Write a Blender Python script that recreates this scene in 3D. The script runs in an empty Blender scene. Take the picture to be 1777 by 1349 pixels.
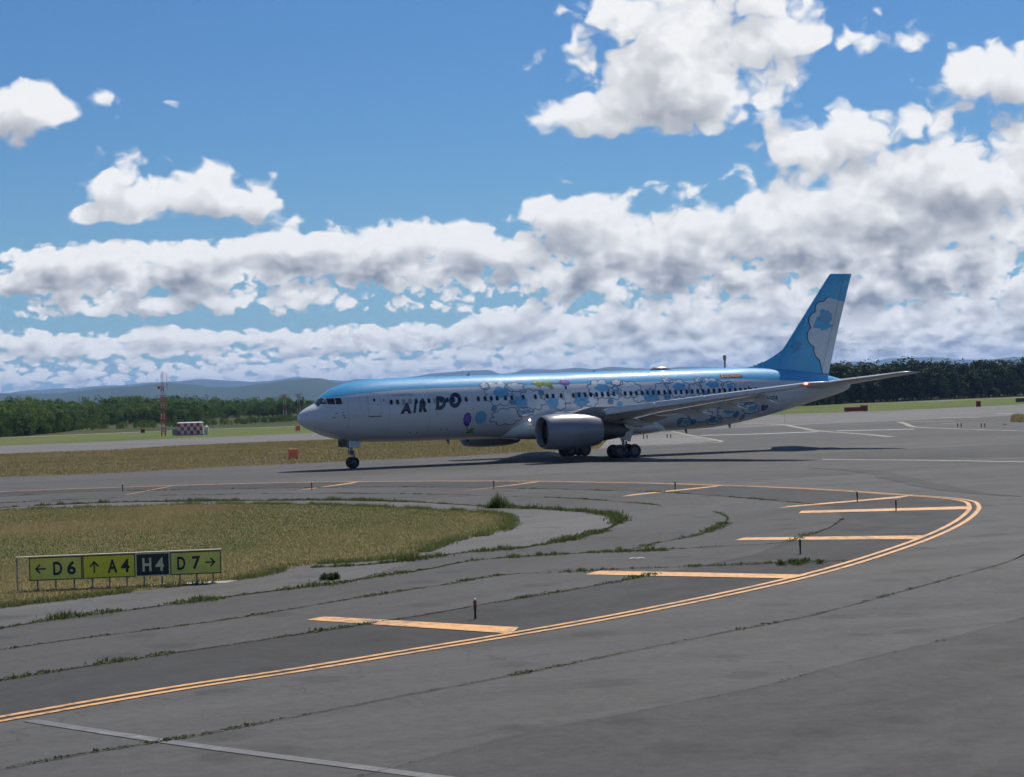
import bpy, bmesh, math, random
import numpy as np
from mathutils import Vector, Matrix

rnd = random.Random(7)
SC = bpy.context.scene
COL = SC.collection

# ------------------------------------------------------------------ camera
cam_data = bpy.data.cameras.new("camera")
cam = bpy.data.objects.new("camera", cam_data)
COL.objects.link(cam)
cam_data.sensor_fit = 'HORIZONTAL'
cam_data.sensor_width = 36.0
cam_data.lens = 36.0 * 3529.159 / 1777.0
cam_data.clip_start = 0.5
cam_data.clip_end = 120000.0
EYE = 5.869
PITCH, ROLL = math.radians(0.105), math.radians(1.721)
fwd = Vector((0, math.cos(PITCH), math.sin(PITCH)))
upv = Vector((0, -math.sin(PITCH), math.cos(PITCH)))
rgt = Vector((1, 0, 0))
cx = rgt * math.cos(ROLL) - upv * math.sin(ROLL)
cy = rgt * math.sin(ROLL) + upv * math.cos(ROLL)
cz = -fwd
cam.matrix_world = Matrix(((cx.x, cy.x, cz.x, 0), (cx.y, cy.y, cz.y, 0), (cx.z, cy.z, cz.z, EYE), (0, 0, 0, 1)))
SC.camera = cam

# ------------------------------------------------------------------ exposure
vs = SC.view_settings
vs.view_transform = 'Standard'
vs.look = 'None'
vs.exposure = 0.0
vs.gamma = 1.0
vs.use_curve_mapping = False
SC.cycles.max_bounces = 4
SC.cycles.diffuse_bounces = 2
SC.cycles.glossy_bounces = 2
SC.cycles.transmission_bounces = 2
SC.cycles.transparent_max_bounces = 8
SC.cycles.volume_bounces = 1
SC.cycles.use_denoising = True
SC.cycles.use_adaptive_sampling = True
SC.cycles.adaptive_threshold = 0.03
SC.cycles.adaptive_min_samples = 12

# ------------------------------------------------------------------ sun
SUN_EL, SUN_AZ = math.radians(52.0), math.radians(25.7)      # azimuth clockwise from +Y
sun_dir = Vector((math.sin(SUN_AZ) * math.cos(SUN_EL), math.cos(SUN_AZ) * math.cos(SUN_EL), math.sin(SUN_EL)))
sd = bpy.data.lights.new("sun", 'SUN')
sd.energy = 4.5
sd.angle = math.radians(0.53)
sd.color = (1.0, 0.95, 0.87)
sun = bpy.data.objects.new("sun", sd)
COL.objects.link(sun)
sun.rotation_euler = sun_dir.to_track_quat('Z', 'Y').to_euler()
sun.location = (60, 130, 200)


# ------------------------------------------------------------------ a tiny node language
class G:
    """wraps a socket so that shader maths can be written as expressions"""
    tree = None

    def __init__(self, s):
        self.s = s

    @staticmethod
    def m(op, *a, clamp=False):
        n = G.tree.nodes.new('ShaderNodeMath')
        n.operation = op
        n.use_clamp = clamp
        for i, v in enumerate(a):
            if isinstance(v, G):
                G.tree.links.new(v.s, n.inputs[i])
            else:
                n.inputs[i].default_value = v
        return G(n.outputs[0])

    @staticmethod
    def v(op, *a, out=0):
        n = G.tree.nodes.new('ShaderNodeVectorMath')
        n.operation = op
        for i, x in enumerate(a):
            if isinstance(x, G):
                G.tree.links.new(x.s, n.inputs[i])
            else:
                n.inputs[i].default_value = x
        return G(n.outputs[out])

    def __add__(a, b): return G.m('ADD', a, b)
    def __radd__(a, b): return G.m('ADD', b, a)
    def __sub__(a, b): return G.m('SUBTRACT', a, b)
    def __rsub__(a, b): return G.m('SUBTRACT', b, a)
    def __mul__(a, b): return G.m('MULTIPLY', a, b)
    def __rmul__(a, b): return G.m('MULTIPLY', b, a)
    def __truediv__(a, b): return G.m('DIVIDE', a, b)

    def step(self, lo, hi, y0=0.0, y1=1.0, smooth=True):
        n = G.tree.nodes.new('ShaderNodeMapRange')
        n.interpolation_type = 'SMOOTHSTEP' if smooth else 'LINEAR'
        G.tree.links.new(self.s, n.inputs[0])
        for i, x in zip((1, 2, 3, 4), (lo, hi, y0, y1)):
            if isinstance(x, G):
                G.tree.links.new(x.s, n.inputs[i])
            else:
                n.inputs[i].default_value = x
        return G(n.outputs[0])


def g_xyz(x, y, z=0.0):
    n = G.tree.nodes.new('ShaderNodeCombineXYZ')
    for i, q in enumerate((x, y, z)):
        if isinstance(q, G):
            G.tree.links.new(q.s, n.inputs[i])
        else:
            n.inputs[i].default_value = q
    return G(n.outputs[0])


def g_split(v):
    n = G.tree.nodes.new('ShaderNodeSeparateXYZ')
    G.tree.links.new(v.s, n.inputs[0])
    return G(n.outputs[0]), G(n.outputs[1]), G(n.outputs[2])


def g_noise(vec, scale, detail=4.0, rough=0.5, dist=0.0, dim='3D', col=False):
    n = G.tree.nodes.new('ShaderNodeTexNoise')
    n.noise_dimensions = dim
    G.tree.links.new(vec.s, n.inputs['Vector'])
    n.inputs['Scale'].default_value = scale
    n.inputs['Detail'].default_value = detail
    n.inputs['Roughness'].default_value = rough
    n.inputs['Distortion'].default_value = dist
    return G(n.outputs['Color' if col else 'Fac'])


def g_voro(vec, scale, detail=0.0, rough=0.5, feature='F1', dim='3D', smooth=0.3, out='Distance'):
    n = G.tree.nodes.new('ShaderNodeTexVoronoi')
    n.voronoi_dimensions = dim
    n.feature = feature
    G.tree.links.new(vec.s, n.inputs['Vector'])
    n.inputs['Scale'].default_value = scale
    n.inputs['Detail'].default_value = detail
    n.inputs['Roughness'].default_value = rough
    if feature == 'SMOOTH_F1':
        n.inputs['Smoothness'].default_value = smooth
    return G(n.outputs[out])


def g_mix(f, a, b, blend='MIX'):
    n = G.tree.nodes.new('ShaderNodeMix')
    n.data_type = 'RGBA'
    n.blend_type = blend
    for i, q in ((0, f), (6, a), (7, b)):
        if isinstance(q, G):
            G.tree.links.new(q.s, n.inputs[i])
        elif i == 0:
            n.inputs[i].default_value = q
        else:
            n.inputs[i].default_value = (*q, 1.0)
    return G(n.outputs[2])


# ------------------------------------------------------------------ sky with cumulus clouds
world = bpy.data.worlds.new("World")
SC.world = world
world.use_nodes = True
wt = world.node_tree
wt.nodes.clear()
G.tree = wt
w_out = wt.nodes.new('ShaderNodeOutputWorld')
w_bg = wt.nodes.new('ShaderNodeBackground')
w_sky = wt.nodes.new('ShaderNodeTexSky')
w_sky.sky_type = 'NISHITA'
w_sky.sun_disc = False
w_sky.sun_elevation = SUN_EL
w_sky.sun_rotation = SUN_AZ
w_sky.air_density = 1.0
w_sky.dust_density = 0.15
w_sky.ozone_density = 2.0
w_sky.altitude = 30.0
SKY_STRENGTH = 0.075
SKY_TINT = (0.39, 0.66, 0.97)

w_co = wt.nodes.new('ShaderNodeTexCoord')
direction = G(w_co.outputs['Generated'])
dx, dy, dz = g_split(direction)
azimuth = G.m('MULTIPLY', G.m('ARCTAN2', dx, dy), 57.29578)
elevation = G.m('MULTIPLY', G.m('ARCSINE', dz), 57.29578)
P = g_xyz(azimuth, elevation, 0.0)                       # a point on the sky, in degrees

# where the larger clouds stand: azimuth, elevation, half width, half height, weight
CUMULI = [(4.83, 9.02, 3.49, 1.46, 0.66), (2.85, 7.67, 1.79, 0.57, 0.46), (6.56, 7.76, 2.11, 0.65, 0.42), (5.04, 10.43, 3.25, 0.97, 0.46), (8.54, 9.63, 1.3, 0.65, 0.35), (-13.29, 8.18, 1.3, 0.81, 0.85), (-11.03, 8.45, 0.65, 0.26, 0.42), (-9.15, 8.28, 0.65, 0.16, 0.32), (-9.46, 5.81, 1.95, 0.58, 0.66), (-9.51, 6.84, 0.81, 0.58, 0.4), (-11.21, 5.24, 1.46, 0.26, 0.5), (-7.25, 5.5, 1.46, 0.32, 0.55), (-8.02, 6.34, 0.97, 0.49, 0.3), (8.12, 6.34, 1.79, 0.73, 0.68), (9.73, 7.13, 0.97, 0.65, 0.42), (12.21, 6.37, 2.27, 0.68, 0.64), (13.66, 8.23, 1.3, 0.78, 0.66), (10.24, 8.36, 0.81, 0.29, 0.36), (11.68, 9.37, 1.14, 0.36, 0.3), (13.72, 5.12, 2.6, 0.73, 0.32), (-13.12, 3.57, 1.95, 0.71, 0.6), (-10.62, 3.81, 2.27, 0.84, 0.6), (-7.93, 3.87, 1.95, 0.75, 0.58), (-5.85, 3.98, 1.62, 0.84, 0.62), (-3.42, 4.16, 1.95, 0.78, 0.6), (-0.99, 4.18, 1.79, 0.71, 0.58), (1.95, 4.66, 1.3, 0.84, 0.7), (4.03, 3.94, 1.95, 0.78, 0.58), (6.62, 4.33, 2.27, 0.89, 0.46), (9.66, 4.68, 2.6, 0.97, 0.42), (12.76, 4.06, 2.92, 1.14, 0.38), (0.28, 3.28, 4.06, 0.58, 0.36), (5.94, 2.9, 4.87, 0.62, 0.36), (11.48, 2.7, 4.87, 0.68, 0.34), (-5.73, 2.69, 2.11, 0.26, 0.46), (-9.55, 2.7, 1.46, 0.26, 0.44), (-12.22, 2.6, 0.97, 0.23, 0.42), (-12.86, 1.66, 2.6, 0.42, 0.46), (-8.95, 1.81, 1.79, 0.45, 0.46), (-3.99, 1.59, 2.92, 0.39, 0.46), (-0.08, 1.93, 2.27, 0.49, 0.46), (4.28, 1.51, 3.57, 0.65, 0.34), (9.87, 1.32, 4.22, 0.65, 0.34), (13.75, 1.03, 3.25, 0.65, 0.32), (0.01, 0.75, 16.23, 0.36, 0.34), (-10.2, 2.24, 3.25, 0.19, -0.3), (-4.61, 2.18, 3.25, 0.16, -0.32), (-2.79, 9.11, 4.55, 2.6, -0.5), (-4.47, 7.08, 3.08, 1.46, -0.4), (0.04, 6.0, 2.11, 0.65, -0.45), (-10.75, 10.13, 4.87, 1.14, -0.5), (-13.04, 6.08, 0.97, 1.14, -0.5), (-0.31, 10.62, 1.62, 0.97, -0.3), (4.59, 6.33, 1.79, 0.41, -0.35), (-9.34, 4.74, 3.57, 0.19, -0.42), (-12.62, 4.9, 1.46, 0.29, -0.3), (-5.16, 5.33, 1.14, 0.26, -0.25), (11.01, 7.77, 0.97, 0.32, -0.3), (11.07, 9.95, 2.44, 0.29, -0.2), (9.13, 8.19, 0.73, 0.73, -0.4), (10.3, 5.29, 4.22, 1.14, 0.2), (11.8, 3.0, 4.55, 1.79, 0.22), (5.9, 1.78, 4.06, 0.97, 0.12), (6.69, 6.56, 1.14, 0.41, -0.3), (10.93, 5.1, 0.97, 0.32, -0.2)]


def cloud_cover(p):
    acc = None
    for a, e, ra, re, wgt in CUMULI:
        q = G.v('MULTIPLY_ADD', p, (1 / ra, 1 / re, 0), (-a / ra, -e / re, 0))
        d = G.v('DOT_PRODUCT', q, q, out=1)
        g = G.m('POWER', 0.36788, d)
        acc = G.m('MULTIPLY', g, wgt) if acc is None else G.m('MULTIPLY_ADD', g, wgt, acc)
    return acc


def puff(p, warp, sx, sy, seed, det, cells):
    q = G.v('MULTIPLY_ADD', p, (sx, sy, 0), (seed, seed * 0.37, 0))
    q = G.v('MULTIPLY_ADD', warp, (0.38, 0.38, 0), q)
    big = g_noise(q, 0.6, det, 0.55, dim='2D')
    if cells is None:
        return (big - 0.5) * 1.5
    cell = g_voro(q, 1.25, cells, 0.5, 'F1', dim='2D')
    return (big - 0.5) * 1.5 + (0.40 - cell) * 0.58


def total(p, fine):
    _, e, _ = g_split(p)
    k1 = e.step(3.6, 5.6)
    k2 = e.step(0.9, 2.6)
    warp = G.v('SUBTRACT', g_noise(p, 1.5, 1.0, 0.5, dim='2D', col=True), (0.5, 0.5, 0.5))
    n = puff(p, warp, 1.25, 1.75, 11.7, 5.0 if fine else 2.5, 2.0 if fine else None) * (1.0 - k1)
    n = n + puff(p, warp, 0.62, 0.80, 3.1, 6.0 if fine else 3.0, 2.0 if fine else None) * k1
    n = puff(p, warp, 2.3, 4.8, 23.3, 4.0 if fine else 2.0, 0.0 if fine else None) * (1.0 - k2) + n * k2
    return n + cloud_cover(p) + 0.045 if fine else n + cloud_cover(p) * 0.72 + 0.06


lift = elevation.step(0.5, 7.0, 0.30, 1.0)
dn = total(P, True)
up = total(G.v('ADD', P, g_xyz(lift * 0.30, lift * 0.75, 0.0)), False)
alpha = dn.step(0.0, elevation.step(3.0, 8.0, 0.22, 0.32))
shade = up.step(0.0, 1.0)
thick = dn.step(0.08, 0.62)
lit = 1.04 - shade * (0.54 + thick * 0.36) * elevation.step(1.0, 4.5, 1.35, 1.0) * elevation.step(6.0, 8.5, 1.0, 0.72) + (dn - up) * 0.6
lit = lit.step(-0.05, 1.0, 0.0, 1.0, smooth=False)
cloud_col = g_mix(lit, (0.255, 0.285, 0.345), (0.93, 0.935, 0.94))
far = elevation.step(0.0, 3.2)
cloud_col = g_mix(far, g_mix(0.12, cloud_col, (0.62, 0.70, 0.78)), cloud_col)
alpha = alpha * elevation.step(-0.4, 0.1)

sky_scaled = G.v('SCALE', G(w_sky.outputs[0]))
sky_scaled.s.node.inputs[3].default_value = SKY_STRENGTH
blue = g_mix(1.0, sky_scaled, SKY_TINT, 'MULTIPLY')
blue = g_mix(elevation.step(0.0, 8.0, 0.42, 0.0), blue, (0.27, 0.49, 0.70))
final = g_mix(alpha * 0.985, blue, cloud_col)
wt.links.new(final.s, w_bg.inputs[0])
w_bg.inputs[1].default_value = 1.0
wt.links.new(w_bg.outputs[0], w_out.inputs[0])
world.cycles.sampling_method = 'NONE'


# ------------------------------------------------------------------ materials
MATS = {}


def new_mat(name):
    m = bpy.data.materials.new(name)
    m.use_nodes = True
    nt = m.node_tree
    nt.nodes.clear()
    out = nt.nodes.new('ShaderNodeOutputMaterial')
    b = nt.nodes.new('ShaderNodeBsdfPrincipled')
    nt.links.new(b.outputs[0], out.inputs[0])
    G.tree = nt
    MATS[name] = m
    return m, nt, b, out


def coords(kind='Object'):
    if kind == 'Position':
        n = G.tree.nodes.new('ShaderNodeNewGeometry')
        return G(n.outputs['Position'])
    n = G.tree.nodes.new('ShaderNodeTexCoord')
    return G(n.outputs[kind])


def put(b, sock, val):
    if isinstance(val, G):
        G.tree.links.new(val.s, b.inputs[sock])
    elif isinstance(val, tuple):
        b.inputs[sock].default_value = (*val, 1.0)
    else:
        b.inputs[sock].default_value = val


def bump(b, height, strength=0.3, dist=0.02):
    n = G.tree.nodes.new('ShaderNodeBump')
    n.inputs['Strength'].default_value = strength
    n.inputs['Distance'].default_value = dist
    G.tree.links.new(height.s, n.inputs['Height'])
    G.tree.links.new(n.outputs[0], b.inputs['Normal'])


def scaled(c, k):
    return tuple(min(1.0, x * k) for x in c)


def paint(name, col, rough=0.45, metal=0.0, var=0.12, scale=1.5, spec=0.5, coat=0.0, emit=None, coat_rough=0.08):
    """painted or metal surface with uneven wear"""
    m, nt, b, _ = new_mat(name)
    p = coords('Object')
    n1 = g_noise(p, scale, 5.0, 0.6)
    n2 = g_noise(p, scale * 9, 3.0, 0.6)
    f = n1 * 0.7 + n2 * 0.3
    put(b, 'Base Color', g_mix(f.step(0.3, 0.7), scaled(col, 1 - var), scaled(col, 1 + var * 0.6)))
    put(b, 'Roughness', f.step(0.3, 0.7, max(0.03, rough - 0.07), min(1.0, rough + 0.07)))
    put(b, 'Metallic', metal)
    put(b, 'Specular IOR Level', spec)
    if coat:
        put(b, 'Coat Weight', coat)
        put(b, 'Coat Roughness', coat_rough)
    if emit:
        b.inputs['Emission Color'].default_value = (*col, 1)
        b.inputs['Emission Strength'].default_value = emit
    return m


def asphalt(name, tone, warm=0.03, streak=1.0, contrast=1.0, heading=0.43, cracks=0.5):
    """old asphalt: aggregate, weathered blotches, rubber streaks along the traffic, fine sealed cracks, oil spots"""
    m, nt, b, _ = new_mat(name)
    p = coords('Position')
    ca, sa = math.cos(heading), math.sin(heading)
    x, y, _ = g_split(p)
    u = x * ca + y * sa
    v = y * ca - x * sa
    st = g_noise(g_xyz(u * 0.03, v * 0.8, 0.0), 1.0, 5.0, 0.65, dim='2D')
    st2 = g_noise(g_xyz(u * 0.012, v * 0.11, 3.0), 1.0, 4.0, 0.6, dim='2D')
    big = g_noise(p, 0.05, 6.0, 0.62, 0.8)
    mid = g_noise(p, 0.6, 6.0, 0.68, 0.4)
    fine = g_noise(p, 3.2, 6.0, 0.82)
    f = (big - 0.5) * (1.0 * contrast) + (mid - 0.5) * (0.9 * contrast) + (fine - 0.5) * 1.7 + (g_noise(p, 26.0, 2.0, 0.7) - 0.5) * 0.9 + (st - 0.5) * (0.55 * streak) + (st2 - 0.5) * (0.9 * streak)
    k = f.step(-0.6, 0.6, 0.52, 1.48, smooth=False)
    spot = g_voro(p, 0.23, 0.0, 0.5, 'F1', dim='2D')
    oil = (mid * 0.5 + spot).step(0.30, 0.42)
    warped = G.v('MULTIPLY_ADD', G.v('SUBTRACT', g_noise(p, 0.7, 3.0, 0.6, dim='2D', col=True), (0.5, 0.5, 0.5)), (2.2, 2.2, 0), p)
    seam = g_voro(warped, 0.10, 0.0, 0.5, 'DISTANCE_TO_EDGE', dim='2D')
    crack = (1.0 - seam.step(0.002, 0.0065)) * big.step(0.42, 0.58) * cracks
    k = k * (0.72 + oil * 0.28) * (1.0 - crack * 0.55)
    c = G.v('SCALE', g_mix(big.step(0.35, 0.65), (tone * (1.04 + warm), tone * 1.0, tone * (0.93 - warm)), (tone * (1.0 + warm), tone * 1.0, tone * 0.97)))
    G.tree.links.new(k.s, c.s.node.inputs[3])
    put(b, 'Base Color', c)
    put(b, 'Roughness', mid.step(0.3, 0.7, 0.80, 0.95))
    put(b, 'Specular IOR Level', 0.3)
    bump(b, fine * 0.6 + g_noise(p, 30.0, 2.0, 0.6) * 0.4, 0.6, 0.015)
    return m


def road_paint(name, col, wear=0.35):
    """pavement paint, worn through to the asphalt in specks"""
    m, nt, b, _ = new_mat(name)
    p = coords('Position')
    n = g_noise(p, 3.0, 6.0, 0.7)
    n2 = g_noise(p, 0.35, 3.0, 0.6)
    worn = (n * 0.7 + n2 * 0.3).step(0.60 - wear * 0.30, 0.74 - wear * 0.24)
    shade = g_mix(g_noise(p, 1.1, 4.0, 0.6).step(0.3, 0.7), scaled(col, 0.86), col)
    put(b, 'Base Color', g_mix(worn * 0.8, shade, (0.11, 0.105, 0.10)))
    put(b, 'Roughness', 0.6)
    put(b, 'Specular IOR Level', 0.35)
    return m


def field(name, cols, s_big=0.02, s_mid=0.25, lift=0.5):
    """low turf seen from afar: green and straw patches"""
    m, nt, b, _ = new_mat(name)
    p = coords('Position')
    q = G.v('MULTIPLY', p, (1.0, 0.45, 1.0))
    f1 = g_noise(q, s_big, 5.0, 0.6, 0.8)
    f2 = g_noise(q, s_mid, 5.0, 0.65, 0.4)
    f3 = g_noise(p, 4.0, 4.0, 0.7)
    f = f1 * 0.5 + f2 * 0.3 + f3 * 0.2
    c = g_mix(f.step(0.36, 0.52), cols[0], cols[1])
    c = g_mix(f.step(0.50, 0.66), c, cols[2])
    put(b, 'Base Color', c)
    put(b, 'Roughness', 0.95)
    put(b, 'Specular IOR Level', 0.1)
    bump(b, f3, 0.8, 0.15)
    return m


def leafy(name, c_dark, c_mid, c_light, trans=0.35):
    """blades and leaves: colour goes by the mesh's own 'tone' value, light shines through"""
    m, nt, b, out = new_mat(name)
    a = nt.nodes.new('ShaderNodeAttribute')
    a.attribute_name = 'tone'
    t = G(a.outputs['Fac'])
    c = g_mix(t.step(0.0, 0.5, smooth=False), c_dark, c_mid)
    c = g_mix(t.step(0.5, 1.0, smooth=False), c, c_light)
    put(b, 'Base Color', c)
    put(b, 'Roughness', 0.75)
    put(b, 'Specular IOR Level', 0.2)
    tr = nt.nodes.new('ShaderNodeBsdfTranslucent')
    nt.links.new(c.s, tr.inputs[0])
    mx = nt.nodes.new('ShaderNodeMixShader')
    mx.inputs[0].default_value = trans
    nt.links.new(b.outputs[0], mx.inputs[1])
    nt.links.new(tr.outputs[0], mx.inputs[2])
    nt.links.new(mx.outputs[0], out.inputs[0])
    return m


# ------------------------------------------------------------------ mesh helpers
def add(name, verts, faces, material, parent=None, smooth=False, loc=None, mats=None, fmat=None):
    me = bpy.data.meshes.new(name)
    me.from_pydata([tuple(v) for v in verts], [], [tuple(f) for f in faces])
    for m in (mats or [material]):
        me.materials.append(m)
    if fmat is not None:
        me.polygons.foreach_set('material_index', fmat)
    if smooth:
        me.polygons.foreach_set('use_smooth', [True] * len(me.polygons))
    me.update()
    return link(name, me, parent, loc)


def link(name, me, parent=None, loc=None):
    o = bpy.data.objects.new(name, me)
    COL.objects.link(o)
    if parent is not None:
        o.parent = parent
    if loc is not None:
        o.location = loc
    return o


def tag(o, label, cat, group=None):
    o['label'] = label
    o['category'] = cat
    if group:
        o['group'] = group
    return o


def thing(name, label, cat, loc=(0, 0, 0), rz=0.0, group=None):
    o = bpy.data.objects.new(name, None)
    COL.objects.link(o)
    o.empty_display_size = 0.5
    o.location = loc
    o.rotation_euler = (0, 0, rz)
    return tag(o, label, cat, group)


def structure(o, label=None):
    o['kind'] = 'structure'
    if label:
        o['label'] = label
    return o


def stuff(o, label=None, cat=None):
    o['kind'] = 'stuff'
    if label:
        o['label'] = label
    if cat:
        o['category'] = cat
    return o


class MB:
    """collects simple solids into one mesh"""

    def __init__(self):
        self.v, self.f = [], []

    def quad(self, *pts):
        i = len(self.v)
        self.v += [tuple(p) for p in pts]
        self.f.append(tuple(range(i, i + len(pts))))
        return self

    def box(self, c, s, rz=0.0):
        i = len(self.v)
        ca, sa = math.cos(rz), math.sin(rz)
        for dx in (-.5, .5):
            for dy in (-.5, .5):
                for dz in (-.5, .5):
                    x, y, z = dx * s[0], dy * s[1], dz * s[2]
                    self.v.append((c[0] + x * ca - y * sa, c[1] + x * sa + y * ca, c[2] + z))
        for q in ((0, 1, 3, 2), (4, 6, 7, 5), (0, 4, 5, 1), (2, 3, 7, 6), (0, 2, 6, 4), (1, 5, 7, 3)):
            self.f.append(tuple(i + k for k in q))
        return self

    def tube(self, p0, p1, r0, r1=None, n=8, caps=True):
        r1 = r0 if r1 is None else r1
        p0, p1 = Vector(p0), Vector(p1)
        d = (p1 - p0).normalized()
        a = d.orthogonal().normalized()
        b = d.cross(a)
        i = len(self.v)
        for p, r in ((p0, r0), (p1, r1)):
            for k in range(n):
                t = 2 * math.pi * k / n
                self.v.append(tuple(p + a * (r * math.cos(t)) + b * (r * math.sin(t))))
        for k in range(n):
            k2 = (k + 1) % n
            self.f.append((i + k, i + k2, i + n + k2, i + n + k))
        if caps:
            self.f.append(tuple(i + k for k in range(n - 1, -1, -1)))
            self.f.append(tuple(i + n + k for k in range(n)))
        return self

    def lathe(self, profile, center, axis='y', n=24, closed=False):
        """profile = [(along, radius)], spun about an axis through center"""
        i = len(self.v)
        for a, r in profile:
            for k in range(n):
                t = 2 * math.pi * k / n
                c, s = r * math.cos(t), r * math.sin(t)
                q = {'x': (a, c, s), 'y': (s, a, c), 'z': (c, s, a)}[axis]
                self.v.append((center[0] + q[0], center[1] + q[1], center[2] + q[2]))
        L = len(profile)
        for j in range(L if closed else L - 1):
            j2 = (j + 1) % L
            for k in range(n):
                k2 = (k + 1) % n
                self.f.append((i + j * n + k, i + j * n + k2, i + j2 * n + k2, i + j2 * n + k))
        return self

    def loft(self, rings, cap0=True, cap1=True):
        i = len(self.v)
        n = len(rings[0])
        for r in rings:
            self.v += [tuple(p) for p in r]
        for j in range(len(rings) - 1):
            for k in range(n):
                k2 = (k + 1) % n
                self.f.append((i + j * n + k, i + j * n + k2, i + (j + 1) * n + k2, i + (j + 1) * n + k))
        if cap0:
            self.f.append(tuple(i + k for k in range(n - 1, -1, -1)))
        if cap1:
            e = i + (len(rings) - 1) * n
            self.f.append(tuple(e + k for k in range(n)))
        return self

    def done(self, name, material, parent=None, smooth=False, bevel=0.0, loc=None, fix=True, sharp=35):
        o = add(name, self.v, self.f, material, parent, smooth, loc)
        me = o.data
        bm = bmesh.new()
        bm.from_mesh(me)
        if fix:
            bmesh.ops.recalc_face_normals(bm, faces=bm.faces)
        if bevel:
            bmesh.ops.bevel(bm, geom=[e for e in bm.edges if len(e.link_faces) == 2 and e.calc_face_angle(0) > 0.5],
                            offset=bevel, segments=1, affect='EDGES', clamp_overlap=True)
        bm.to_mesh(me)
        bm.free()
        if smooth:
            me.set_sharp_from_angle(angle=math.radians(sharp))
        return o


def smooth_line(pts, step=0.6, closed=False):
    """Catmull-Rom through the points, resampled evenly"""
    P_ = [np.array(p, float) for p in pts]
    out = []
    n = len(P_)
    for i in range(n - 1):
        p0 = P_[max(i - 1, 0)]
        p1, p2 = P_[i], P_[i + 1]
        p3 = P_[min(i + 2, n - 1)]
        L = np.linalg.norm(p2 - p1)
        # centripetal, so that uneven spacing does not overshoot
        t0 = 0.0
        t1 = t0 + max(np.linalg.norm(p1 - p0), 1e-3) ** 0.5
        t2 = t1 + max(L, 1e-3) ** 0.5
        t3 = t2 + max(np.linalg.norm(p3 - p2), 1e-3) ** 0.5
        k = max(2, int(L / step) + 1)
        for t in np.linspace(t1, t2, k, endpoint=False):
            A1 = p0 if t1 - t0 < 0.04 else (t1 - t) / (t1 - t0) * p0 + (t - t0) / (t1 - t0) * p1
            A2 = (t2 - t) / (t2 - t1) * p1 + (t - t1) / (t2 - t1) * p2
            A3 = p2 if t3 - t2 < 0.04 else (t3 - t) / (t3 - t2) * p2 + (t - t2) / (t3 - t2) * p3
            B1 = A2 if t2 - t0 < 0.05 else (t2 - t) / (t2 - t0) * A1 + (t - t0) / (t2 - t0) * A2
            B2 = (t3 - t) / (t3 - t1) * A2 + (t - t1) / (t3 - t1) * A3
            out.append((t2 - t) / (t2 - t1) * B1 + (t - t1) / (t2 - t1) * B2)
    out.append(P_[-1])
    return np.array(out)


def line_normals(L):
    t = np.gradient(L, axis=0)
    t /= np.maximum(np.linalg.norm(t, axis=1, keepdims=True), 1e-9)
    return np.stack([-t[:, 1], t[:, 0]], 1)


def ribbon(name, pts, width, z, material, offset=0.0, step=0.6, jitter=0.0, parent=None, taper=False):
    L = smooth_line(pts, step)
    N = line_normals(L)
    rg = np.random.default_rng(abs(hash(name)) % 1000 if False else len(L))
    w = np.full(len(L), width / 2.0)
    if jitter:
        w = w * (1 + jitter * rg.uniform(-1, 1, len(L)))
        offset = offset + jitter * width * 0.6 * rg.uniform(-1, 1, len(L))[:, None]
    if taper:
        w = w * np.minimum(1, np.minimum(np.arange(len(L)), np.arange(len(L))[::-1]) / 6.0 + 0.05)
    a = L + N * (offset + w[:, None])
    b = L + N * (offset - w[:, None])
    v = [(p[0], p[1], z) for p in a] + [(p[0], p[1], z) for p in b]
    n = len(L)
    f = [(i, n + i, n + i + 1, i + 1) for i in range(n - 1)]
    o = add(name, v, f, material, parent)
    flip_up(o.data)
    return o


def flip_up(me):
    bm = bmesh.new()
    bm.from_mesh(me)
    for f in bm.faces:
        if f.normal.z < 0:
            f.normal_flip()
    bm.to_mesh(me)
    bm.free()


def sheet(name, pts, z, material, parent=None):
    bm = bmesh.new()
    vs_ = [bm.verts.new((p[0], p[1], z)) for p in pts]
    f = bm.faces.new(vs_)
    bm.normal_update()
    if f.normal.z < 0:
        f.normal_flip()
    bmesh.ops.triangulate(bm, faces=bm.faces[:])
    me = bpy.data.meshes.new(name)
    bm.to_mesh(me)
    bm.free()
    me.materials.append(material)
    return link(name, me, parent)


def inside(poly, q):
    poly = np.asarray(poly, float)
    x, y = q[:, 0], q[:, 1]
    c = np.zeros(len(q), bool)
    j = len(poly) - 1
    for i in range(len(poly)):
        xi, yi = poly[i]
        xj, yj = poly[j]
        with np.errstate(divide='ignore', invalid='ignore'):
            c ^= ((yi > y) != (yj > y)) & (x < (xj - xi) * (y - yi) / (yj - yi) + xi)
        j = i
    return c


GRIDS = {}


def lattice_noise(q, scale, seed=0):
    """smooth value noise for numpy points"""
    if seed not in GRIDS:
        GRIDS[seed] = np.random.default_rng(seed).uniform(0, 1, (256, 256))
    g = GRIDS[seed]
    p = q * scale + 1000.0
    i = np.floor(p).astype(int)
    f = p - i
    f = f * f * (3 - 2 * f)
    a = g[i[:, 0] % 256, i[:, 1] % 256]
    b = g[(i[:, 0] + 1) % 256, i[:, 1] % 256]
    c = g[i[:, 0] % 256, (i[:, 1] + 1) % 256]
    d = g[(i[:, 0] + 1) % 256, (i[:, 1] + 1) % 256]
    return (a * (1 - f[:, 0]) + b * f[:, 0]) * (1 - f[:, 1]) + (c * (1 - f[:, 0]) + d * f[:, 0]) * f[:, 1]


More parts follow.
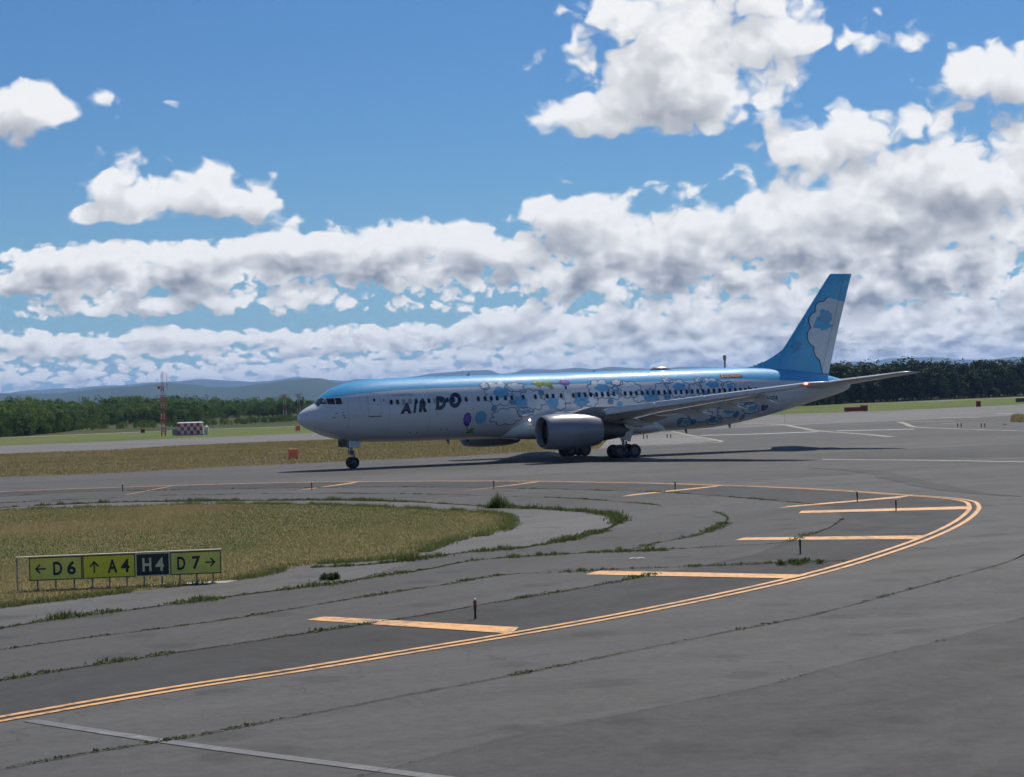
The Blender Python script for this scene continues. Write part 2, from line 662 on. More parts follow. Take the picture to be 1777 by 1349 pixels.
def tri_mesh(name, verts, material, tone=None, parent=None, per=3):
    """verts: (n*per,3) array, every per vertices one face"""
    n = len(verts) // per
    me = bpy.data.meshes.new(name)
    me.vertices.add(len(verts))
    me.vertices.foreach_set('co', np.ascontiguousarray(verts, np.float32).ravel())
    me.loops.add(n * per)
    me.loops.foreach_set('vertex_index', np.arange(n * per, dtype=np.int32))
    me.polygons.add(n)
    me.polygons.foreach_set('loop_start', np.arange(0, n * per, per, dtype=np.int32))
    me.update(calc_edges=True)
    if tone is not None:
        at = me.attributes.new('tone', 'FLOAT', 'POINT')
        at.data.foreach_set('value', np.repeat(tone, per).astype(np.float32))
    me.materials.append(material)
    me.validate()
    return link(name, me, parent)


def blades(name, q, h, w, material, tone, z=0.0, lean=0.45, seed=1, parent=None):
    """grass blades: one triangle each, standing at the points q"""
    rg = np.random.default_rng(seed)
    n = len(q)
    a = rg.uniform(0, 2 * np.pi, n)
    b = rg.uniform(0, 2 * np.pi, n)
    le = lean * h * rg.uniform(0, 1, n)
    v = np.zeros((n, 3, 3))
    v[:, 0, 0] = q[:, 0] - np.cos(a) * w / 2
    v[:, 0, 1] = q[:, 1] - np.sin(a) * w / 2
    v[:, 1, 0] = q[:, 0] + np.cos(a) * w / 2
    v[:, 1, 1] = q[:, 1] + np.sin(a) * w / 2
    v[:, 0, 2] = v[:, 1, 2] = z
    v[:, 2, 0] = q[:, 0] + np.cos(b) * le
    v[:, 2, 1] = q[:, 1] + np.sin(b) * le
    v[:, 2, 2] = z + h
    return tri_mesh(name, v.reshape(-1, 3), material, tone, parent)


M_ASPHALT = asphalt('asphalt', 0.079)
M_ASPHALT_DARK = asphalt('asphalt_dark', 0.044, heading=0.95)
M_ASPHALT_LANE = asphalt('asphalt_lane', 0.062, heading=0.8)
M_ASPHALT_MID = asphalt('asphalt_mid', 0.070, heading=0.95)
M_ASPHALT_PALE = asphalt('asphalt_pale', 0.102, heading=0.95)
M_RUNWAY = asphalt('runway_asphalt', 0.14, streak=0.6)
M_JOINT = asphalt('joint_tar', 0.040)
M_SKID = asphalt('tyre_rubber_marks', 0.058)
M_ORANGE = road_paint('orange_road_paint', (0.82, 0.42, 0.14), 0.45)
M_YELLOW = road_paint('yellow_road_paint', (0.42, 0.35, 0.22), 0.7)
M_WHITE = road_paint('white_road_paint', (0.82, 0.82, 0.78), 0.25)
M_FADED = road_paint('faded_road_paint', (0.27, 0.27, 0.26), 0.95)
M_FIELD = field('far_field', ((0.045, 0.060, 0.022), (0.066, 0.078, 0.028), (0.10, 0.095, 0.042)))
M_VERGE = field('green_verge', ((0.085, 0.120, 0.030), (0.115, 0.145, 0.040), (0.16, 0.155, 0.06)))
M_DRY = field('dry_turf', ((0.130, 0.108, 0.055), (0.175, 0.138, 0.074), (0.215, 0.165, 0.092)), 0.03, 0.3)
M_ISLAND = field('island_turf', ((0.105, 0.112, 0.040), (0.160, 0.136, 0.058), (0.20, 0.155, 0.072)), 0.06, 0.5)
M_TIP = asphalt('pale_paved_tip', 0.17, warm=0.05)
M_TRACK = asphalt('gravel_track', 0.24, warm=0.05)
M_GRASS = leafy('grass_blades', (0.100, 0.132, 0.044), (0.205, 0.185, 0.078), (0.32, 0.250, 0.125), 0.5)
M_WEED = leafy('weed_leaves', (0.040, 0.065, 0.020), (0.085, 0.120, 0.035), (0.19, 0.18, 0.075), 0.45)
M_LEAF = leafy('tree_leaves', (0.034, 0.076, 0.022), (0.082, 0.145, 0.034), (0.165, 0.215, 0.052), 0.42)
M_LEAFSHADE = leafy('shaded_tree_leaves', (0.012, 0.026, 0.014), (0.026, 0.050, 0.020), (0.070, 0.105, 0.032), 0.16)  # backlit shade of the right wood put into the leaf colour
M_BARK = paint('bark', (0.10, 0.08, 0.06), 0.9, scale=6)

# ------------------------------------------------------------------ setting: measured outlines, metres
GROUND = {
    'island': [(-15.81, 58.13), (-15.16, 59.5), (-13.5, 61.49), (-11.75, 63.62), (-9.99, 65.36), (-8.72, 67.17), (-7.25, 71.58), (-5.68, 72.22), (-3.97, 73.6), (-3.21, 77.08), (-2.43, 81.24), (-1.1, 84.29), (-0.39, 87.16), (-0.19, 90.89), (-0.25, 94.22), (-0.75, 98.03), (-2.74, 101.9), (-5.85, 106.08), (-11.27, 112.29), (-16.18, 115.55), (-20.29, 116.59), (-24.58, 116.53), (-29.62, 116.86), (-31.39, 116.08)],
    'weed_outer': [(-14.34, 52.67), (-13.76, 53.93), (-12.1, 56.82), (-11.07, 57.73), (-9.83, 59.26), (-8.01, 61.58), (-6.43, 63.27), (-5.36, 64.66), (-3.95, 67.06), (-3.01, 68.26), (-2.25, 70.04), (-1.36, 71.4), (0.55, 72.44), (2.71, 73.18), (5.45, 73.19)],
    'weed_inner': [(-7.13, 70.36), (-5.17, 70.84), (-3.26, 73.09), (-2.1, 74.74), (-0.92, 75.64), (0.05, 76.38), (0.91, 77.47), (1.88, 79.47), (2.58, 81.39), (3.8, 85.3), (4.59, 90.66), (4.41, 94.55), (3.66, 97.2), (1.33, 101.29), (-0.28, 103.14), (-3.38, 108.0), (-5.7, 111.55), (-10.49, 116.03), (-19.68, 119.93), (-23.78, 121.26), (-27.25, 120.36), (-30.12, 118.88), (-31.93, 118.06)],
    'crack_a': [(-33.44, 123.7), (-31.56, 124.59), (-25.45, 127.44), (-21.01, 128.08), (-11.8, 124.72), (-6.15, 120.64), (-2.96, 117.4), (-0.17, 114.15), (2.57, 111.03), (5.65, 105.25), (7.26, 101.18)],
    'crack_b': [(-35.78, 132.39), (-33.78, 133.41), (-29.64, 137.03), (-24.54, 136.26), (-12.54, 132.71), (-6.37, 129.55), (-0.55, 124.31), (2.95, 120.64), (6.05, 116.63), (8.32, 113.9), (10.59, 108.77), (13.05, 102.49), (14.73, 97.16)],
    'crack_c': [(9.26, 95.27), (9.41, 90.81), (8.93, 87.03), (7.77, 82.15), (6.67, 79.35), (5.09, 76.38), (4.34, 74.42), (3.2, 73.79)],
    'crack_d': [(3.19, 73.52), (4.27, 73.24), (6.65, 74.07), (9.71, 75.09), (11.02, 78.14), (12.46, 81.58), (14.1, 87.71)],
    'crack_e': [(0.22, 65.65), (1.97, 65.69), (2.84, 66.03), (4.77, 66.23), (7.49, 66.59), (8.91, 66.76), (10.91, 66.72)],
    'crack_f': [(-13.21, 48.48), (-12.57, 49.19), (-11.17, 50.91), (-9.5, 52.57), (-7.54, 54.86), (-5.86, 57.48), (-4.58, 59.36), (-3.21, 61.36), (-2.04, 62.83), (-0.82, 64.97), (0.22, 65.65)],
    'crack_g': [(-11.73, 42.96), (-11.18, 43.7), (-9.45, 45.99), (-8.29, 47.34), (-6.89, 48.94), (-4.99, 51.17), (-3.41, 53.06), (-2.33, 54.42), (-1.0, 56.4), (0.17, 57.95), (1.61, 59.87), (3.22, 62.27), (4.26, 64.09)],
    'crack_h': [(-8.9, 32.46), (-8.47, 32.94), (-7.2, 34.36), (-6.04, 35.4), (-4.7, 36.88), (-3.65, 38.08), (-2.2, 39.81), (-0.04, 42.27), (2.17, 45.0), (4.68, 48.12), (7.13, 51.02), (10.12, 55.62), (13.13, 60.54), (15.76, 64.96), (17.88, 69.92)],
    'crack_i': [(-3.05, 30.89), (-2.4, 31.62), (-0.06, 34.82), (2.17, 37.03), (4.78, 39.69), (6.63, 42.2), (8.73, 44.75), (11.69, 48.67), (13.07, 50.71)],
    'crack_k': [(7.33, 33.05), (7.91, 34.32), (9.13, 36.97), (10.62, 40.04)],
    'dline': [(-10.3, 37.65), (-9.82, 38.29), (-7.08, 41.67), (-4.92, 43.86), (-2.66, 46.43), (-0.02, 49.42), (2.21, 52.16), (3.63, 54.09), (5.83, 57.26), (8.77, 61.99), (11.47, 67.2), (15.14, 75.34), (18.09, 83.12), (20.35, 90.47), (21.11, 93.73), (21.62, 97.16), (21.21, 100.56), (19.99, 103.82), (17.63, 110.13), (15.02, 115.46), (12.26, 119.76), (9.1, 124.28), (5.68, 128.18), (1.79, 132.33), (-4.24, 136.89), (-10.6, 140.53), (-13.39, 141.79), (-20.91, 143.23), (-32.29, 142.74), (-35.85, 141.62), (-37.95, 140.47)],
    'greyline': [(-9.21, 38.04), (-6.22, 35.26), (-3.77, 33.19), (-1.31, 31.16), (-0.25, 30.27)],
    'strip_bottom': [(-46.85, 169.96), (-43.34, 171.36), (-33.2, 174.23), (-26.33, 180.69), (-20.32, 182.81), (-13.5, 187.54), (-6.05, 190.52), (-1.82, 195.24), (3.12, 199.67), (8.49, 202.02), (12.92, 207.82), (17.87, 211.27), (21.85, 217.52)],
    'strip_top': [(-69.63, 252.94), (-64.68, 256.05), (-51.55, 259.0), (-44.64, 273.4), (-26.57, 283.26), (-7.23, 280.53), (8.61, 278.61), (16.29, 274.9), (20.88, 267.85), (21.49, 245.56), (21.85, 217.52)],
    'far_edge': [(-85.2, 309.62), (-78.88, 312.4), (-56.71, 327.65), (-32.27, 344.46), (57.15, 395.48), (74.53, 399.7), (109.16, 434.2), (123.27, 448.35)],
    'green_top': [(-107.68, 391.51), (-99.93, 395.97), (-62.43, 430.01), (-45.79, 432.92), (80.14, 554.1), (102.16, 547.56), (131.64, 575.27), (147.96, 588.28), (166.56, 605.58)],
    'tree_left': [(-109.76, 399.05), (-102.67, 406.86), (-101.12, 448.66), (-110.94, 523.29), (-110.43, 582.52), (-94.32, 578.87), (-97.37, 688.87), (-64.2, 687.1)],
    'tree_right': [(68.51, 536.92), (78.05, 539.67), (98.47, 569.25), (119.52, 593.64), (140.21, 612.69), (159.28, 633.22), (176.91, 643.17)],
    'whitebar1': [(22.42, 244.26), (27.07, 242.54), (36.66, 245.04)],
    'whitebar2': [(39.09, 246.32), (43.66, 244.94), (48.02, 243.84)],
    'yel1': [(21.15, 271.36), (21.49, 245.56), (21.99, 222.61), (22.01, 216.04), (21.29, 211.96), (17.6, 208.09), (12.79, 205.76)],
    'yel2': [(35.22, 311.18), (38.74, 298.88), (38.21, 272.86), (37.43, 249.68), (39.21, 226.57), (39.51, 213.01)],
    'yel3': [(54.88, 288.88), (52.94, 274.23), (50.31, 253.94), (51.26, 243.8), (53.13, 231.77), (55.32, 220.4), (57.49, 211.64)],
    'ybar1': [(65.55, 312.38), (69.54, 302.78)],
    'ybar2': [(56.77, 288.91), (61.44, 283.64)],
    'ybar3': [(54.48, 268.82), (59.11, 268.71)],
    'ybar4': [(79.19, 332.4), (80.43, 312.01)],
    'midr': [(5.66, 66.13), (7.98, 69.92), (11.02, 78.14), (12.49, 81.77), (14.1, 87.71), (14.75, 93.82)],
    'paleline': [(23.56, 155.57), (29.47, 148.94), (35.15, 140.28), (37.24, 137.32)],
    'rgrass': [(64.96, 265.56), (73.45, 300.18), (77.12, 312.96), (82.97, 305.11), (67.93, 249.92)],
    'skid1': [(20.34, 141.56), (22.93, 133.35), (23.13, 122.48), (23.1, 109.3), (23.72, 103.93), (24.94, 99.77)],
    'skid2': [(12.47, 123.44), (19.21, 128.72), (23.29, 131.16), (23.69, 125.44)],
    'darkband': [(23.14, 167.4), (29.65, 172.12), (44.91, 179.07), (37.44, 149.39), (30.23, 150.82), (24.04, 157.83)],
}
BARS = [[(-5.61, 53.79), (-5.22, 54.51), (-0.01, 50.63), (-0.19, 49.35)], [(2.15, 64.59), (2.64, 65.78), (8.88, 62.25), (8.24, 61.21)], [(8.26, 77.0), (8.76, 78.16), (15.5, 76.55), (14.72, 74.93)], [(12.77, 91.92), (13.14, 93.51), (20.73, 93.22), (20.23, 91.2)], [(12.43, 96.2), (13.1, 97.54), (20.31, 103.63), (19.13, 101.49)], [(5.79, 110.67), (6.4, 112.49), (12.46, 120.37), (11.51, 118.06)], [(-3.24, 122.0), (-2.61, 123.4), (1.87, 133.13), (1.36, 130.93)], [(-13.95, 129.32), (-13.38, 131.66), (-10.62, 141.26), (-11.0, 137.95)], [(-25.19, 130.2), (-24.91, 131.87), (-23.86, 143.39), (-24.28, 140.63)]]
STAKES = [(-1.13, 52.86), (9.75, 70.0), (17.14, 91.68), (16.66, 99.14), (9.14, 116.07), (-1.29, 124.03), (-12.97, 129.86), (-26.25, 136.13)]
SPOT = {'sign_l': (-15.31, 64.91), 'sign_r': (-9.82, 65.69), 'mast': (-61.56, 358.11), 'hut_l': (-59.56, 357.67), 'hut_r': (-55.09, 360.96), 'mast2': (-60.71, 542.38), 'mast3': (-64.19, 610.79), 'orange': (-21.39, 197.13), 'redbox1': (-38.57, 364.4), 'redbox2': (-72.16, 396.34), 'red_long_l': (64.42, 396.07), 'red_long_r': (69.52, 397.65), 'red_small': (94.24, 411.56), 'bush': (-0.84, 103.44), 'clump': (-6.0, 65.66), 'grate': (4.38, 70.04), 'disc': (60.55, 250.48), 'redfar': (2.33, 243.44), 'brown_r': (118.26, 479.52), 'far1': (53.73, 245.91), 'far2': (54.03, 245.39), 'far3': (55.77, 242.37), 'far4': (56.06, 241.86), 'far5': (15.08, 235.77), 'far6': (15.45, 235.29), 'far7': (17.77, 235.15), 'far8': (18.14, 234.67)}
RIDGE_NEAR = [(-0.27439, 0.00738), (-0.25172, 0.00699), (-0.24097, 0.00621), (-0.21603, 0.0062), (-0.20182, 0.00719), (-0.19102, 0.00828), (-0.18224, 0.00802), (-0.16857, 0.00987), (-0.15869, 0.00873), (-0.1508, 0.00707), (-0.1355, 0.00661), (-0.123, 0.00765), (-0.10879, 0.00893), (-0.09374, 0.00961), (-0.08927, 0.00749), (-0.08164, 0.0067), (-0.07033, 0.00579), (-0.05333, 0.00528), (-0.02501, 0.00443), (0.03167, 0.00386), (0.08837, 0.00386), (0.14508, 0.00442), (0.20179, 0.00498), (0.2755, 0.00504)]
RIDGE_FAR = [(-0.27439, 0.00738), (-0.23842, 0.00613), (-0.23384, 0.00787), (-0.21765, 0.00863), (-0.21145, 0.00756), (-0.20261, 0.0092), (-0.18901, 0.00907), (-0.17566, 0.01009), (-0.16233, 0.01011), (-0.15068, 0.01104), (-0.13994, 0.00986), (-0.12664, 0.00904), (-0.11587, 0.00914), (-0.1042, 0.01058), (-0.09291, 0.00902), (-0.0816, 0.00811), (-0.07364, 0.00872), (-0.05893, 0.00771), (-0.04698, 0.00906), (-0.03901, 0.01038), (-0.02283, 0.01102), (-0.01035, 0.01107), (-0.0056, 0.00895), (0.00065, 0.00933), (0.0058, 0.01096), (0.02251, 0.01045), (0.03047, 0.01126), (0.03922, 0.00995), (0.04889, 0.01099), (0.0602, 0.0098), (0.07294, 0.00942), (0.08288, 0.00997), (0.09987, 0.00918), (0.11687, 0.00895), (0.13954, 0.00855), (0.15598, 0.00877), (0.16368, 0.0101), (0.17755, 0.0094), (0.18526, 0.01115), (0.20594, 0.01081), (0.21299, 0.00958), (0.23027, 0.00923), (0.2473, 0.00985), (0.2521, 0.00914), (0.27557, 0.0073)]


Z1, Z2, Z3, Z4, Z5 = 0.004, 0.008, 0.012, 0.016, 0.020
GD = GROUND

# the ground, one sheet to the horizon
structure(sheet('ground', [(-28000, -1800), (28000, -1800), (28000, 21500), (-28000, 21500)], -0.03, M_FIELD))
# mown verge between the runway and the track by the wood
fe, gt = GD['far_edge'], GD['green_top']
structure(sheet('verge', [(-330, 190), *fe, (330, 640), (330, 780), *gt[::-1], (-330, 300)], -0.012, M_VERGE))
# perimeter track
structure(ribbon('perimeter_track', [(-330, 298), *gt, (330, 785)], 5.0, -0.006, M_TRACK, step=6))
# the paved area: apron, taxiways and runway in one sheet
structure(sheet('apron', [(-330, -60), (330, -60), (330, 640), *fe[::-1], (-330, 190)], 0.0, M_ASPHALT))
st, sb = GD['strip_top'], GD['strip_bottom']
runway = [(-330, 130), (-140, 214), *st[:-3], (60, 300), (140, 352), (330, 470), (330, 640), *fe[::-1], (-330, 190)]
structure(sheet('runway', runway, Z1, M_RUNWAY))
dry = [*[tuple(p) for p in smooth_line(sb, 2.0)], *[tuple(p) for p in smooth_line(st, 2.0)[::-1]][1:], (-140, 212), (-150, 120)]
structure(sheet('paved_tip', dry, Z2, M_TIP))
gtop = st[:7] + [(9.6, 272.0)]
gbot = sb[:10]
turf = [*[tuple(p) for p in smooth_line(gbot, 2.0)], (10.8, 235.0), *[tuple(p) for p in smooth_line(gtop, 2.0)[::-1]], (-140, 212), (-150, 120)]
structure(sheet('dry_grass_strip', turf, Z3, M_DRY))
structure(sheet('grass_corner', GD['rgrass'], Z2, M_DRY))

# the shoulder inside the double line, laid in courses
dl = [tuple(p) for p in smooth_line(GD['dline'], 0.8)]
structure(sheet('shoulder_outer', dl + [(-70, 150), (-70, -5)], Z1, M_ASPHALT_DARK))
cg = [tuple(p) for p in smooth_line(GD['crack_g'], 0.8)]
cb = [tuple(p) for p in smooth_line(GD['crack_b'], 0.8)]
mid_ring = cg + GD['midr'] + cb[::-1] + [(-62, 145), (-62, 5)]
structure(sheet('shoulder_middle', mid_ring, Z2, M_ASPHALT_MID))
wo = [tuple(p) for p in smooth_line(GD['weed_outer'][:8], 0.8)]
wi = [tuple(p) for p in smooth_line(GD['weed_inner'][2:], 0.8)]
inner_ring = wo + wi + [(-58, 130), (-58, 12)]
structure(sheet('shoulder_inner', inner_ring, Z3, M_ASPHALT_PALE))
isl = [tuple(p) for p in smooth_line(GD['island'], 0.8)]
island_poly = isl + [(-56, 122), (-56, 12), (-34, 34)]
structure(sheet('grass_island', island_poly, Z4, M_ISLAND))

# darker course of asphalt nearest the camera and stains
ci = [tuple(p) for p in smooth_line(GD['crack_i'], 1.5)]
structure(sheet('asphalt_course', ci + [(60, 60), (60, 3), (-6, 3)], Z1, M_ASPHALT_LANE))
structure(sheet('resurfaced_patch', GD['darkband'], Z1, M_ASPHALT_LANE))

# painted markings
structure(ribbon('edge_line', GD['dline'], 0.20, Z4, M_ORANGE, 0.21, 0.5))
structure(ribbon('edge_line', GD['dline'], 0.20, Z4, M_ORANGE, -0.21, 0.5))
for b in BARS:
    structure(sheet('painted_bar', b, Z5, M_ORANGE))
structure(ribbon('faded_line', GD['greyline'], 0.30, Z3, M_FADED, step=0.8))
structure(ribbon('guide_line', GD['yel1'], 0.55, Z4, M_YELLOW, step=0.8))
structure(ribbon('guide_line', GD['yel2'], 0.9, Z3, M_YELLOW, step=1.5))
structure(ribbon('guide_line', GD['yel3'], 0.75, Z3, M_YELLOW, step=1.5))
for k in ('ybar1', 'ybar2', 'ybar3', 'ybar4'):
    structure(ribbon('guide_bar', GD[k], 1.3, Z3, M_YELLOW, step=3))
structure(ribbon('white_line', GD['whitebar1'], 1.25, Z4, M_WHITE, step=3))
structure(ribbon('white_line', GD['whitebar2'], 1.25, Z4, M_WHITE, step=3))
structure(ribbon('white_line', GD['paleline'], 0.30, Z3, M_WHITE, step=3))
structure(ribbon('tyre_marks', GD['skid1'], 1.6, Z3, M_SKID, step=2, jitter=0.2, taper=True))
structure(ribbon('tyre_marks', GD['skid2'], 1.0, Z2, M_SKID, step=2, jitter=0.2, taper=True))

# ------------------------------------------------------------------ joints in the paving and the weeds in them
JOINTS = {  # name: width of the tar, blades per metre, height, spread, clumpiness
    'weed_outer': (0.10, 220, 0.20, 0.16, 0.36), 'weed_inner': (0.10, 240, 0.26, 0.17, 0.28),
    'crack_a': (0.07, 90, 0.10, 0.09, 0.42), 'crack_b': (0.07, 100, 0.10, 0.09, 0.42),
    'crack_c': (0.06, 120, 0.14, 0.12, 0.42), 'crack_d': (0.06, 90, 0.10, 0.10, 0.45),
    'crack_e': (0.07, 130, 0.14, 0.16, 0.43), 'crack_f': (0.07, 130, 0.11, 0.09, 0.36),
    'crack_g': (0.07, 120, 0.11, 0.09, 0.40), 'crack_h': (0.05, 110, 0.05, 0.05, 0.40),
    'crack_i': (0.03, 16, 0.05, 0.04, 0.55)}
WEED_WORDS = {
    'weed_outer': 'thick row of green weeds in the joint just below the signboard',
    'weed_inner': 'tallest hedge of weeds curving round the tip of the grass island',
    'crack_a': 'thin weeds along the far shoulder joint nearest the island',
    'crack_b': 'thin weeds along the far shoulder joint beside the orange bars',
    'crack_c': 'short hooked line of weeds right of the grass island tip',
    'crack_d': 'weeds crossing the orange bar right of centre',
    'crack_e': 'patchy weeds in the joint above the long lower right orange bar',
    'crack_f': 'weeds in the second joint below the signboard',
    'crack_g': 'weeds in the joint that crosses the nearest orange bar',
    'crack_h': 'low sparse weeds in the joint outside the double orange line',
    'crack_i': 'almost bare joint across the nearest dark asphalt'}
for k, (wd, per, hh, spr, cl) in JOINTS.items():
    structure(ribbon('paving_joint', GD[k], wd * 0.6, Z5, M_JOINT, step=0.25, jitter=0.7))
    if not per:
        continue
    L = smooth_line(GD[k], 0.25)
    seg = np.linalg.norm(np.diff(L, axis=0), axis=1)
    cum = np.concatenate([[0], np.cumsum(seg)])
    rg = np.random.default_rng(len(k) * 17 + ord(k[-1]))
    n = int(cum[-1] * per)
    s = rg.uniform(0, cum[-1], n)
    c1 = lattice_noise(np.stack([s, s * 0 + 5.0], 1), 0.45, ord(k[-1]))
    c2 = lattice_noise(np.stack([s, s * 0 + 9.0], 1), 1.8, ord(k[-1]) + 3)
    dens = np.clip((c1 * 0.6 + c2 * 0.4 - cl) * 4.0, 0, 1)
    keep = rg.uniform(0, 1, n) < dens * 0.62 + 0.38
    s, dens = s[keep], dens[keep]
    q = np.stack([np.interp(s, cum, L[:, 0]), np.interp(s, cum, L[:, 1])], 1)
    N = line_normals(L)
    nn = np.stack([np.interp(s, cum, N[:, 0]), np.interp(s, cum, N[:, 1])], 1)
    q = q + nn * (rg.normal(0, 1, len(s)) * spr * (0.3 + 1.2 * dens))[:, None]
    tuft = lattice_noise(np.stack([s, s * 0 + 2.0], 1), 5.0, 77) ** 2.0
    h = hh * rg.uniform(0.12, 1.0, len(s)) * (0.22 + 0.38 * dens) * (0.4 + 1.9 * tuft)
    o = blades('joint_weeds', q, h, rg.uniform(0.025, 0.08, len(s)), M_WEED, np.clip(rg.normal(0.5, 0.28, len(s)), 0, 1), Z5, 0.9, 3)
    stuff(o, WEED_WORDS[k], 'weeds')

# ------------------------------------------------------------------ grass
def scatter(poly, n, seed):
    poly = np.asarray(poly, float)
    rg = np.random.default_rng(seed)
    lo, hi = poly.min(0), poly.max(0)
    out = []
    got = 0
    while got < n:
        q = rg.uniform(lo, hi, (n, 2))
        q = q[inside(poly, q)]
        out.append(q)
        got += len(q)
    return np.concatenate(out)[:n], rg


view_poly = isl + [(-33, 117), (-38, 118), (-38, 48), (-20, 50)]
q, rg = scatter(view_poly, 230000, 5)
edge = np.min(np.stack([np.linalg.norm(q - np.array(p), axis=1) for p in isl[::2]]), axis=0)
patch = lattice_noise(q * np.array([1.0, 0.45]), 0.16, 4) * 0.72 + lattice_noise(q * np.array([1.0, 0.5]), 0.5, 6) * 0.28
tone = np.clip(0.42 + (patch - 0.5) * 1.7 + rg.normal(0, 0.08, len(q)), 0, 1)
rim = np.clip(1 - edge / 1.4, 0, 1)
tone = np.clip(tone * (1 - 0.75 * rim) - 0.05 * rim, 0, 1)
h = rg.uniform(0.02, 0.10, len(q)) * (0.5 + 0.9 * patch) * (1 + 1.3 * rim)
# ragged fringe over the rim of the paving
rimline = np.array(isl)
pick = rg.integers(0, len(rimline), 16000)
fr_q = rimline[pick] + rg.normal(0, 0.16, (16000, 2)) + (rg.uniform(0, 1, (16000, 1)) * (np.roll(rimline, -1, 0) - rimline)[pick]).clip(-1.2, 1.2)
clump = lattice_noise(fr_q, 0.8, 61)
fr_q = fr_q[clump > 0.38]
q = np.concatenate([q, fr_q])
h = np.concatenate([h, rg.uniform(0.04, 0.22, len(fr_q))])
tone = np.concatenate([tone, np.clip(rg.normal(0.12, 0.12, len(fr_q)), 0, 1)])
stuff(blades('island_grass', q, h, rg.uniform(0.02, 0.045, len(q)), M_GRASS, tone, Z4, 0.8, 9), 'olive and straw coloured grass on the rounded island behind the signboard', 'grass')

strip_view = turf[:-2] + [(-80, 246), (-60, 163)]
q, rg = scatter(strip_view, 120000, 15)
patch = lattice_noise(q * np.array([1.0, 0.4]), 0.06, 14) * 0.55 + lattice_noise(q * np.array([0.6, 1]), 0.25, 16) * 0.45
tone = np.clip((patch + 0.20) * 0.95 + rg.normal(0, 0.07, len(q)), 0, 1)
h = rg.uniform(0.05, 0.24, len(q)) * (0.3 + 1.1 * patch)
stuff(blades('strip_grass', q, h, rg.uniform(0.06, 0.14, len(q)), M_GRASS, tone, Z2, 0.8, 19), 'dry brown grass strip between the taxiway and the runway', 'grass')

q, rg = scatter(GD['rgrass'], 5000, 25)
stuff(blades('corner_grass', q, rg.uniform(0.1, 0.4, len(q)), rg.uniform(0.08, 0.16, len(q)), M_GRASS, np.clip(rg.normal(0.6, 0.15, len(q)), 0, 1), Z2, 0.6, 29), 'brown grass corner at the far right edge', 'grass')

# ------------------------------------------------------------------ hills
M_HILL = field('wooded_hillside', ((0.022, 0.042, 0.018), (0.032, 0.056, 0.022), (0.045, 0.070, 0.028)), 0.002, 0.008)


def ridge(name, prof, dist, depth, extra, seed, label):
    """a chain of hills whose crest runs through the measured bearings and heights"""
    b = np.array([p[0] for p in prof])
    e = np.array([p[1] for p in prof])
    cols = np.linspace(b[0] - extra, b[-1] + extra, 420)
    crest = np.interp(cols, b, e)
    rg = np.random.default_rng(seed)
    tail = np.array([[c * 40, 3.0] for c in cols])
    crest = crest + 0.0006 * (lattice_noise(tail, 1.5, seed) - 0.5) + 0.0003 * (lattice_noise(tail, 6.0, seed + 1) - 0.5)
    rows = np.linspace(-1, 1, 25)
    V = []
    for r in rows:
        y = dist + depth * r
        fall = math.cos(r * math.pi / 2) ** 1.3
        spur = lattice_noise(np.stack([cols * 60, np.full(len(cols), r * 4 + seed)], 1), 1.0, seed + 2)
        for c, cr, n in zip(cols, crest, spur):
            zz = EYE + cr * dist
            V.append((c * dist, y, max(-6.0, zz * fall * (1 - 0.28 * (n - 0.3) * (1 - fall)) - 6 * (1 - fall))))
    n = len(cols)
    F = [(j * n + i, j * n + i + 1, (j + 1) * n + i + 1, (j + 1) * n + i) for j in range(len(rows) - 1) for i in range(n - 1)]
    o = add(name, V, F, M_HILL, smooth=True)
    flip_up(o.data)
    return structure(o, label)


ridge('hill_range', RIDGE_NEAR, 9000.0, 2000.0, 0.06, 31, 'nearer blue green wooded hills')
ridge('hill_range', RIDGE_FAR, 17500.0, 3000.0, 0.06, 41, 'farther pale blue hills along the horizon')

# ------------------------------------------------------------------ the air
hz = MB().box((0, 10000, 117), (60000, 24000, 240)).done('haze', M_FIELD)
hz.data.materials.clear()
hm = bpy.data.materials.new('haze_air')
hm.use_nodes = True
hm.node_tree.nodes.clear()
ho = hm.node_tree.nodes.new('ShaderNodeOutputMaterial')
hv = hm.node_tree.nodes.new('ShaderNodeVolumePrincipled')
hv.inputs['Color'].default_value = (0.36, 0.57, 1.0, 1)
hv.inputs['Density'].default_value = 0.000052
hv.inputs['Anisotropy'].default_value = 0.2
hm.node_tree.links.new(hv.outputs[0], ho.inputs['Volume'])
hz.data.materials.append(hm)
stuff(hz, 'thin blue haze over the far hills', 'haze')

# ------------------------------------------------------------------ the airliner
# local frame: x aft from the nose, y to starboard, z up from the ground
M_WHITEPAINT = paint('white_aircraft_paint', (0.64, 0.65, 0.67), 0.26, var=0.05, scale=0.5, coat=0.5)
M_BLUEPAINT = paint('sky_blue_aircraft_paint', (0.070, 0.42, 0.70), 0.24, var=0.05, scale=0.5, coat=0.6)
M_WINGPAINT = paint('grey_wing_paint', (0.46, 0.48, 0.50), 0.42, var=0.12, scale=0.6, coat=0.2)
M_COWL = paint('grey_cowl_paint', (0.21, 0.22, 0.245), 0.34, var=0.10, scale=0.8, coat=0.5, coat_rough=0.04)
M_METAL = paint('bare_metal', (0.62, 0.62, 0.62), 0.24, metal=1.0, var=0.1, scale=2)
M_DARKMETAL = paint('dark_metal', (0.10, 0.10, 0.105), 0.45, metal=0.7, var=0.2, scale=3)
M_RUBBER = paint('tyre_rubber', (0.018, 0.018, 0.020), 0.75, var=0.2, scale=6)
M_BLACK = paint('black_glass', (0.012, 0.015, 0.022), 0.12, var=0.1, scale=2, coat=0.4)
M_WINDOW = paint('cabin_window', (0.020, 0.022, 0.030), 0.2, var=0.1, scale=2)
